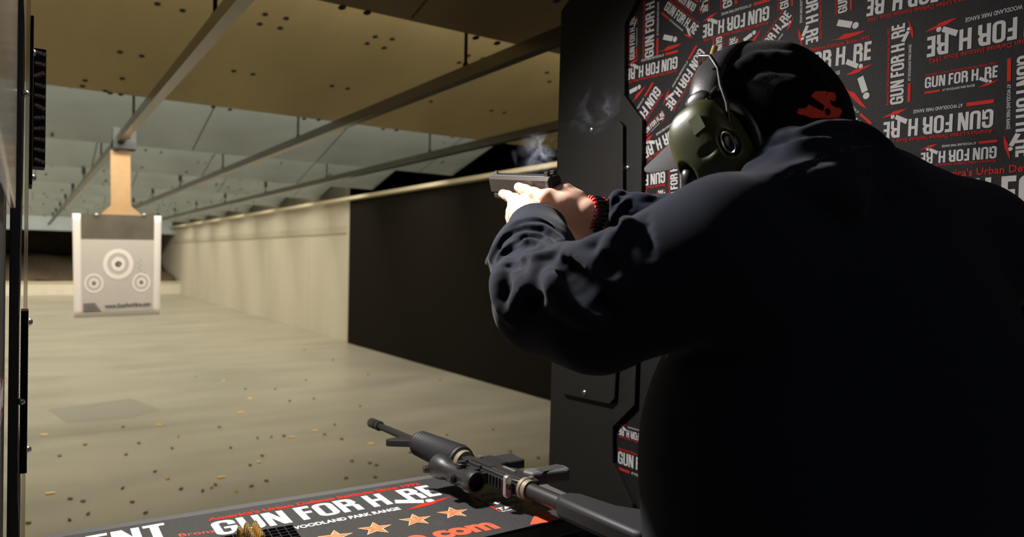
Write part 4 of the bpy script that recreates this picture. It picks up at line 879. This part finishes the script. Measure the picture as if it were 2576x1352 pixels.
MB().tube([r3(.056, -.036), r3(.060, -.056), r3(.075, -.062), r3(.105, -.062), r3(.122, -.052)], .0028*sc, 8).build('trigger_guard', M['gunblack'], t, smooth=True)
MB().tube([r3(.086, -.036), r3(.082, -.046), r3(.086, -.056)], .003*sc, 8).build('trigger', M['steel'], t, smooth=True)
mb = MB(); rbox(mb, .06, .10, -.026, -.020, .0125, .016); mb.build('selector', M['alu'], t, bevel=.001)
mb = MB(); rbox(mb, .105, .175, -.006, .008, .0165, .0185); mb.build('port_cover', M['slide'], t, bevel=.001)
for x_ in (.012, .185): MB().cyl(r3(x_, -.024, .010), r3(x_, -.024, .016), .005*sc, n=14).build('pin', M['alu'], t, smooth=True)
MB().lathe(r3(-.016, 0), r3(.004, 0), [(0, .0155*sc), (0, .0195*sc), (.55, .0195*sc), (.6, .0215*sc), (1, .0215*sc), (1, .015*sc)], 24).build('castle_nut', M['tanring'], t, smooth=True)
MB().cyl(r3(-.30, 0), r3(-.012, 0), .0150*sc, n=24).build('buffer_tube', M['gunblack'], t, smooth=True)
mb = MB(); rprism(mb, [(-.11, .018), (-.12, .023), (-.30, .026), (-.315, .020), (-.32, -.105), (-.29, -.112), (-.27, -.085), (-.20, -.045), (-.12, -.036), (-.10, -.022), (-.098, .008)], -.019, .019); mb.build('stock', M['gunpoly'], t, bevel=.009, seg=4, smooth=True)
MB().lathe(r3(.203, 0), r3(.222, 0), [(0, .020*sc), (0, .0255*sc), (.5, .0265*sc), (1, .024*sc)], 28).build('delta_ring', M['tanring'], t, smooth=True)
pr = [(0, .022), (.002, .0275), (.006, .0285)]
for i in range(15): x_ = .012+i*.0112; pr += [(x_, .0272-.0002*i), (x_+.0028, .0300-.00028*i), (x_+.0062, .0300-.00028*i), (x_+.0085, .0272-.0002*i)]
pr += [(.182, .0235), (.186, .018)]
MB().lathe(r3(.216, 0), r3(.40, 0), [(a*sc, b*1.16*sc) for a, b in pr], 28, absl=True).build('handguard', M['gunpoly'], t, smooth=True, auto=25)
MB().lathe(r3(.38, 0), r3(.60, 0), [(0, .0095*sc), (1, .0085*sc)], 18).build('barrel', M['gunblack'], t, smooth=True)
MB().lathe(r3(.592, 0), r3(.645, 0), [(0, .0125*sc), (.2, .0128*sc), (.22, .0105*sc), (.35, .0105*sc), (.36, .0125*sc), (.9, .0125*sc), (1, .010*sc)], 18).build('flash_hider', M['gunblack'], t, smooth=True, auto=30)
mb = MB(); rprism(mb, [(.402, 0), (.402, .022), (.436, .064), (.446, .064), (.450, .050), (.448, .018), (.452, 0)], -.008, .008); mb.cyl(r3(.402, 0), r3(.425, 0), .0135*sc, n=16); mb.build('front_sight_tower', M['gunblack'], t, bevel=.002)
MB().tube([r3(.405, -.014, .004), r3(.402, -.026, .010), r3(.392, -.026, .014), r3(.388, -.014, .01)], .0022*sc, 8).build('sling_loop', M['steel'], t, smooth=True)
ob = .060
sp = MB().lathe(r3(.080, ob), r3(.250, ob), [(a*sc-.0, b*sc) for a, b in [(0, .0175), (0, .0215), (.006, .0225), (.024, .0215), (.030, .0185), (.100, .0175), (.110, .0225), (.125, .026), (.140, .0265), (.142, .022), (.130, .020)]], 28, absl=True, caps=False)
scp = sp.build('optic', M['gunblack'], t, smooth=True, auto=30)
MB().cyl(r3(.090, ob), r3(.091, ob), .0175*sc, n=24).build('eyepiece_lens', M['glass'], scp, smooth=True)
MB().cyl(r3(.212, ob), r3(.213, ob), .02*sc, n=24).build('front_lens', M['glass'], scp, smooth=True)
for a, b_, c_ in ((.135, ob+.015, 0), (.135, ob, .015)):
    dv = unit(r3(.135, ob+.014, 0)-r3(.135, ob, 0)) if c_ == 0 else rc
    mb = MB().lathe(r3(a, b_, c_), r3(a, b_, c_)+dv*.016*sc, [(0, .0105*sc), (.7, .0105*sc), (.75, .009*sc), (1, .0085*sc)], 18); mb.build('turret_cap', M['gunblack'], scp, smooth=True, auto=30)
mb = MB(); rbox(mb, .092, .165, .024, .040, -.012, .012); rbox(mb, .10, .110, .036, .062, -.021, .021); rbox(mb, .148, .158, .036, .062, -.021, .021)
for x_ in (.105, .153): mb.cyl(r3(x_, .034, .018), r3(x_, .034, .026), .004*sc, n=10)
mb.build('optic_mount', M['gunblack'], t, bevel=.0015)
mb = MB(); rbox(mb, .215, .226, ob-.018, ob-.004, .016, .022); mb.cyl(r3(.222, ob+.022, -.004), r3(.226, ob+.034, -.004), .008*sc, n=12); mb.build('lens_cover', M['rubber'], scp, bevel=.001)
# silver locking lever standing beside the receiver
q = onZ(1284, 1257, ZS+.027)
mb = MB(); dx = unit([ra[1], -ra[0], 0]); R9 = np.stack([dx, np.array([-dx[1], dx[0], 0]), [0, 0, 1]], 1)
prf = [(x_, z_) for x_, z_ in rrect(-.0068, 0, .0068, .040, .0066)]
mb.prism(prf, q+np.array([0, .006, .0]), dx, (0, 0, 1), R9[:, 1], .009); o = mb.build('silver_lever', M['alu'], t, bevel=.0012, label=None) if False else mb.build('silver_lever', M['alu'], t, bevel=.0012)
o['label'] = 'silver lever standing up from the rear of the receiver'
mb = MB().cyl(q+[0, .006, .020], q+np.array([0, .006, .020])-R9[:, 1]*.004, .0045, n=14); mb.build('lever_bolt', M['gunblack'], o, smooth=True)

# ------------------------------------------------------------------ cartridge tray and cartridges on the shelf
c0 = onZ(735, 1321, ZS+.026); ux = unit(onZ(640, 1337, ZS+.026)-c0); uy = np.array([ux[1], -ux[0], 0]); uy = uy if uy[1] < 0 else -uy
t = thing('cartridge_tray', 'black gridded plastic cartridge tray at the bottom edge of the shelf', 'tray', (c0[0], c0[1], ZS))
px_ = .0127; ncx, ncy = 13, 5; mb = MB(); Rt = np.stack([ux, uy, [0, 0, 1]], 1)
mb.box(c0+ux*px_*ncx/2+uy*px_*ncy/2-[0, 0, .018], (px_*ncx, px_*ncy, .014), Rt)
for i in range(ncx+1): mb.box(c0+ux*px_*i+uy*px_*ncy/2-[0, 0, .006], (.0012, px_*ncy, .012), Rt)
mb2 = mb
for j in range(ncy+1): mb2.box(c0+ux*px_*ncx/2+uy*px_*j-[0, 0, .006], (px_*ncx, .0012, .012), Rt)
mb2.build('gridded_tray', M['gunpoly'], t)
MB().box(c0+ux*px_*ncx/2+uy*px_*ncy/2-[0, 0, .0243], (px_*ncx+.003, px_*ncy+.003, .002), Rt).build('tray_foot', M['gunpoly'], t)
proto = None
for ci, cyn in ((4, 5), (5, 5), (6, 1)):
    for j in range(cyn):
        p = c0+ux*px_*(ci+.5)+uy*px_*(j+.5 if cyn > 1 else 1.5)-[0, 0, .011]
        if proto is None:
            proto = MB().lathe((0, 0, 0), (0, 0, .0297), [(0, .0049), (.64, .0048), (.64, .0045), (.8, .0042), (.92, .0028), (1, .0008)], 14).build('pistol_cartridge', M['brass'], smooth=True); o = proto
        else: o = proto.copy(); COL.objects.link(o)
        o.location = p; tag(o, 'loaded brass pistol cartridge standing in the black tray', 'cartridge', 'cartridges in the tray')
# ejected casing in the air above the headband
p = at(1795, 131, 1.10); mb = MB(); d = unit([.45, .1, .9])
o = MB().lathe(-d*.0098, d*.0098, [(0, .0049), (.05, .0049), (.07, .004), (.11, .004), (.14, .0049), (1, .0047), (1, .004), (.3, .0038)], 18).build('ejected_casing', M['brass'], smooth=True)
o.location = p; tag(o, 'bright brass casing flying through the air above the ear defender headband', 'cartridge casing')

# ------------------------------------------------------------------ gun smoke
def smoke(name, label, c, r, R, dens, scale, seed):
    mb = MB().sphere((0, 0, 0), 1, 20); o = mb.build(name, [], smooth=True); o.location = c; o.scale = r; o.rotation_euler = Matrix(R.tolist()).to_euler()
    m = bpy.data.materials.new(name); m.use_nodes = True; nt = m.node_tree; nt.nodes.clear(); out_ = nt.nodes.new('ShaderNodeOutputMaterial'); pv = nt.nodes.new('ShaderNodeVolumePrincipled')
    pv.inputs['Color'].default_value = (.75, .82, 1, 1); pv.inputs['Anisotropy'].default_value = .2
    N = nt.nodes.new; L = nt.links.new
    tc = N('ShaderNodeTexCoord'); mp = N('ShaderNodeMapping'); mp.inputs['Location'].default_value = (seed, 0, 0); L(tc.outputs['Object'], mp.inputs[0])
    n1 = N('ShaderNodeTexNoise'); n1.inputs['Scale'].default_value = scale; n1.inputs['Detail'].default_value = 4; n1.inputs['Distortion'].default_value = .7; L(mp.outputs[0], n1.inputs[0])
    a = N('ShaderNodeMath'); a.operation = 'SUBTRACT'; a.inputs[1].default_value = .5; L(n1.outputs[0], a.inputs[0]); b = N('ShaderNodeMath'); b.operation = 'ABSOLUTE'; L(a.outputs[0], b.inputs[0])
    mr_ = N('ShaderNodeMapRange'); mr_.inputs[1].default_value = .0; mr_.inputs[2].default_value = .06; mr_.inputs[3].default_value = 1; mr_.inputs[4].default_value = .0; L(b.outputs[0], mr_.inputs[0])
    n2 = N('ShaderNodeTexNoise'); n2.inputs['Scale'].default_value = scale*.6; L(mp.outputs[0], n2.inputs[0]); m2 = N('ShaderNodeMapRange'); m2.inputs[1].default_value = .42; m2.inputs[2].default_value = .62; L(n2.outputs[0], m2.inputs[0])
    ln = N('ShaderNodeVectorMath'); ln.operation = 'LENGTH'; L(tc.outputs['Object'], ln.inputs[0]); fl = N('ShaderNodeMapRange'); fl.inputs[1].default_value = .35; fl.inputs[2].default_value = .95; fl.inputs[3].default_value = 1; fl.inputs[4].default_value = 0; L(ln.outputs['Value'], fl.inputs[0])
    p1 = N('ShaderNodeMath'); p1.operation = 'MULTIPLY'; L(mr_.outputs[0], p1.inputs[0]); L(m2.outputs[0], p1.inputs[1]); p2 = N('ShaderNodeMath'); p2.operation = 'MULTIPLY'; L(p1.outputs[0], p2.inputs[0]); L(fl.outputs[0], p2.inputs[1])
    p3 = N('ShaderNodeMath'); p3.operation = 'MULTIPLY'; p3.inputs[1].default_value = dens; L(p2.outputs[0], p3.inputs[0]); L(p3.outputs[0], pv.inputs['Density']); L(pv.outputs[0], out_.inputs['Volume'])
    o.data.materials.append(m); o['kind'] = 'stuff'; tag(o, label, 'smoke')
smoke('gun_smoke', 'wisp of pale blue smoke rising just above the pistol', at(1347, 388, 1.16), (.050, .03, .040), rot('Y', -25), 15, 1.1, 2.0)
smoke('drifting_smoke', 'thin drifting smoke curl in front of the dark partition, up and right of the pistol', at(1495, 275, 1.12), (.066, .03, .040), rot('Y', -38), 7, 1.1, 7.3)
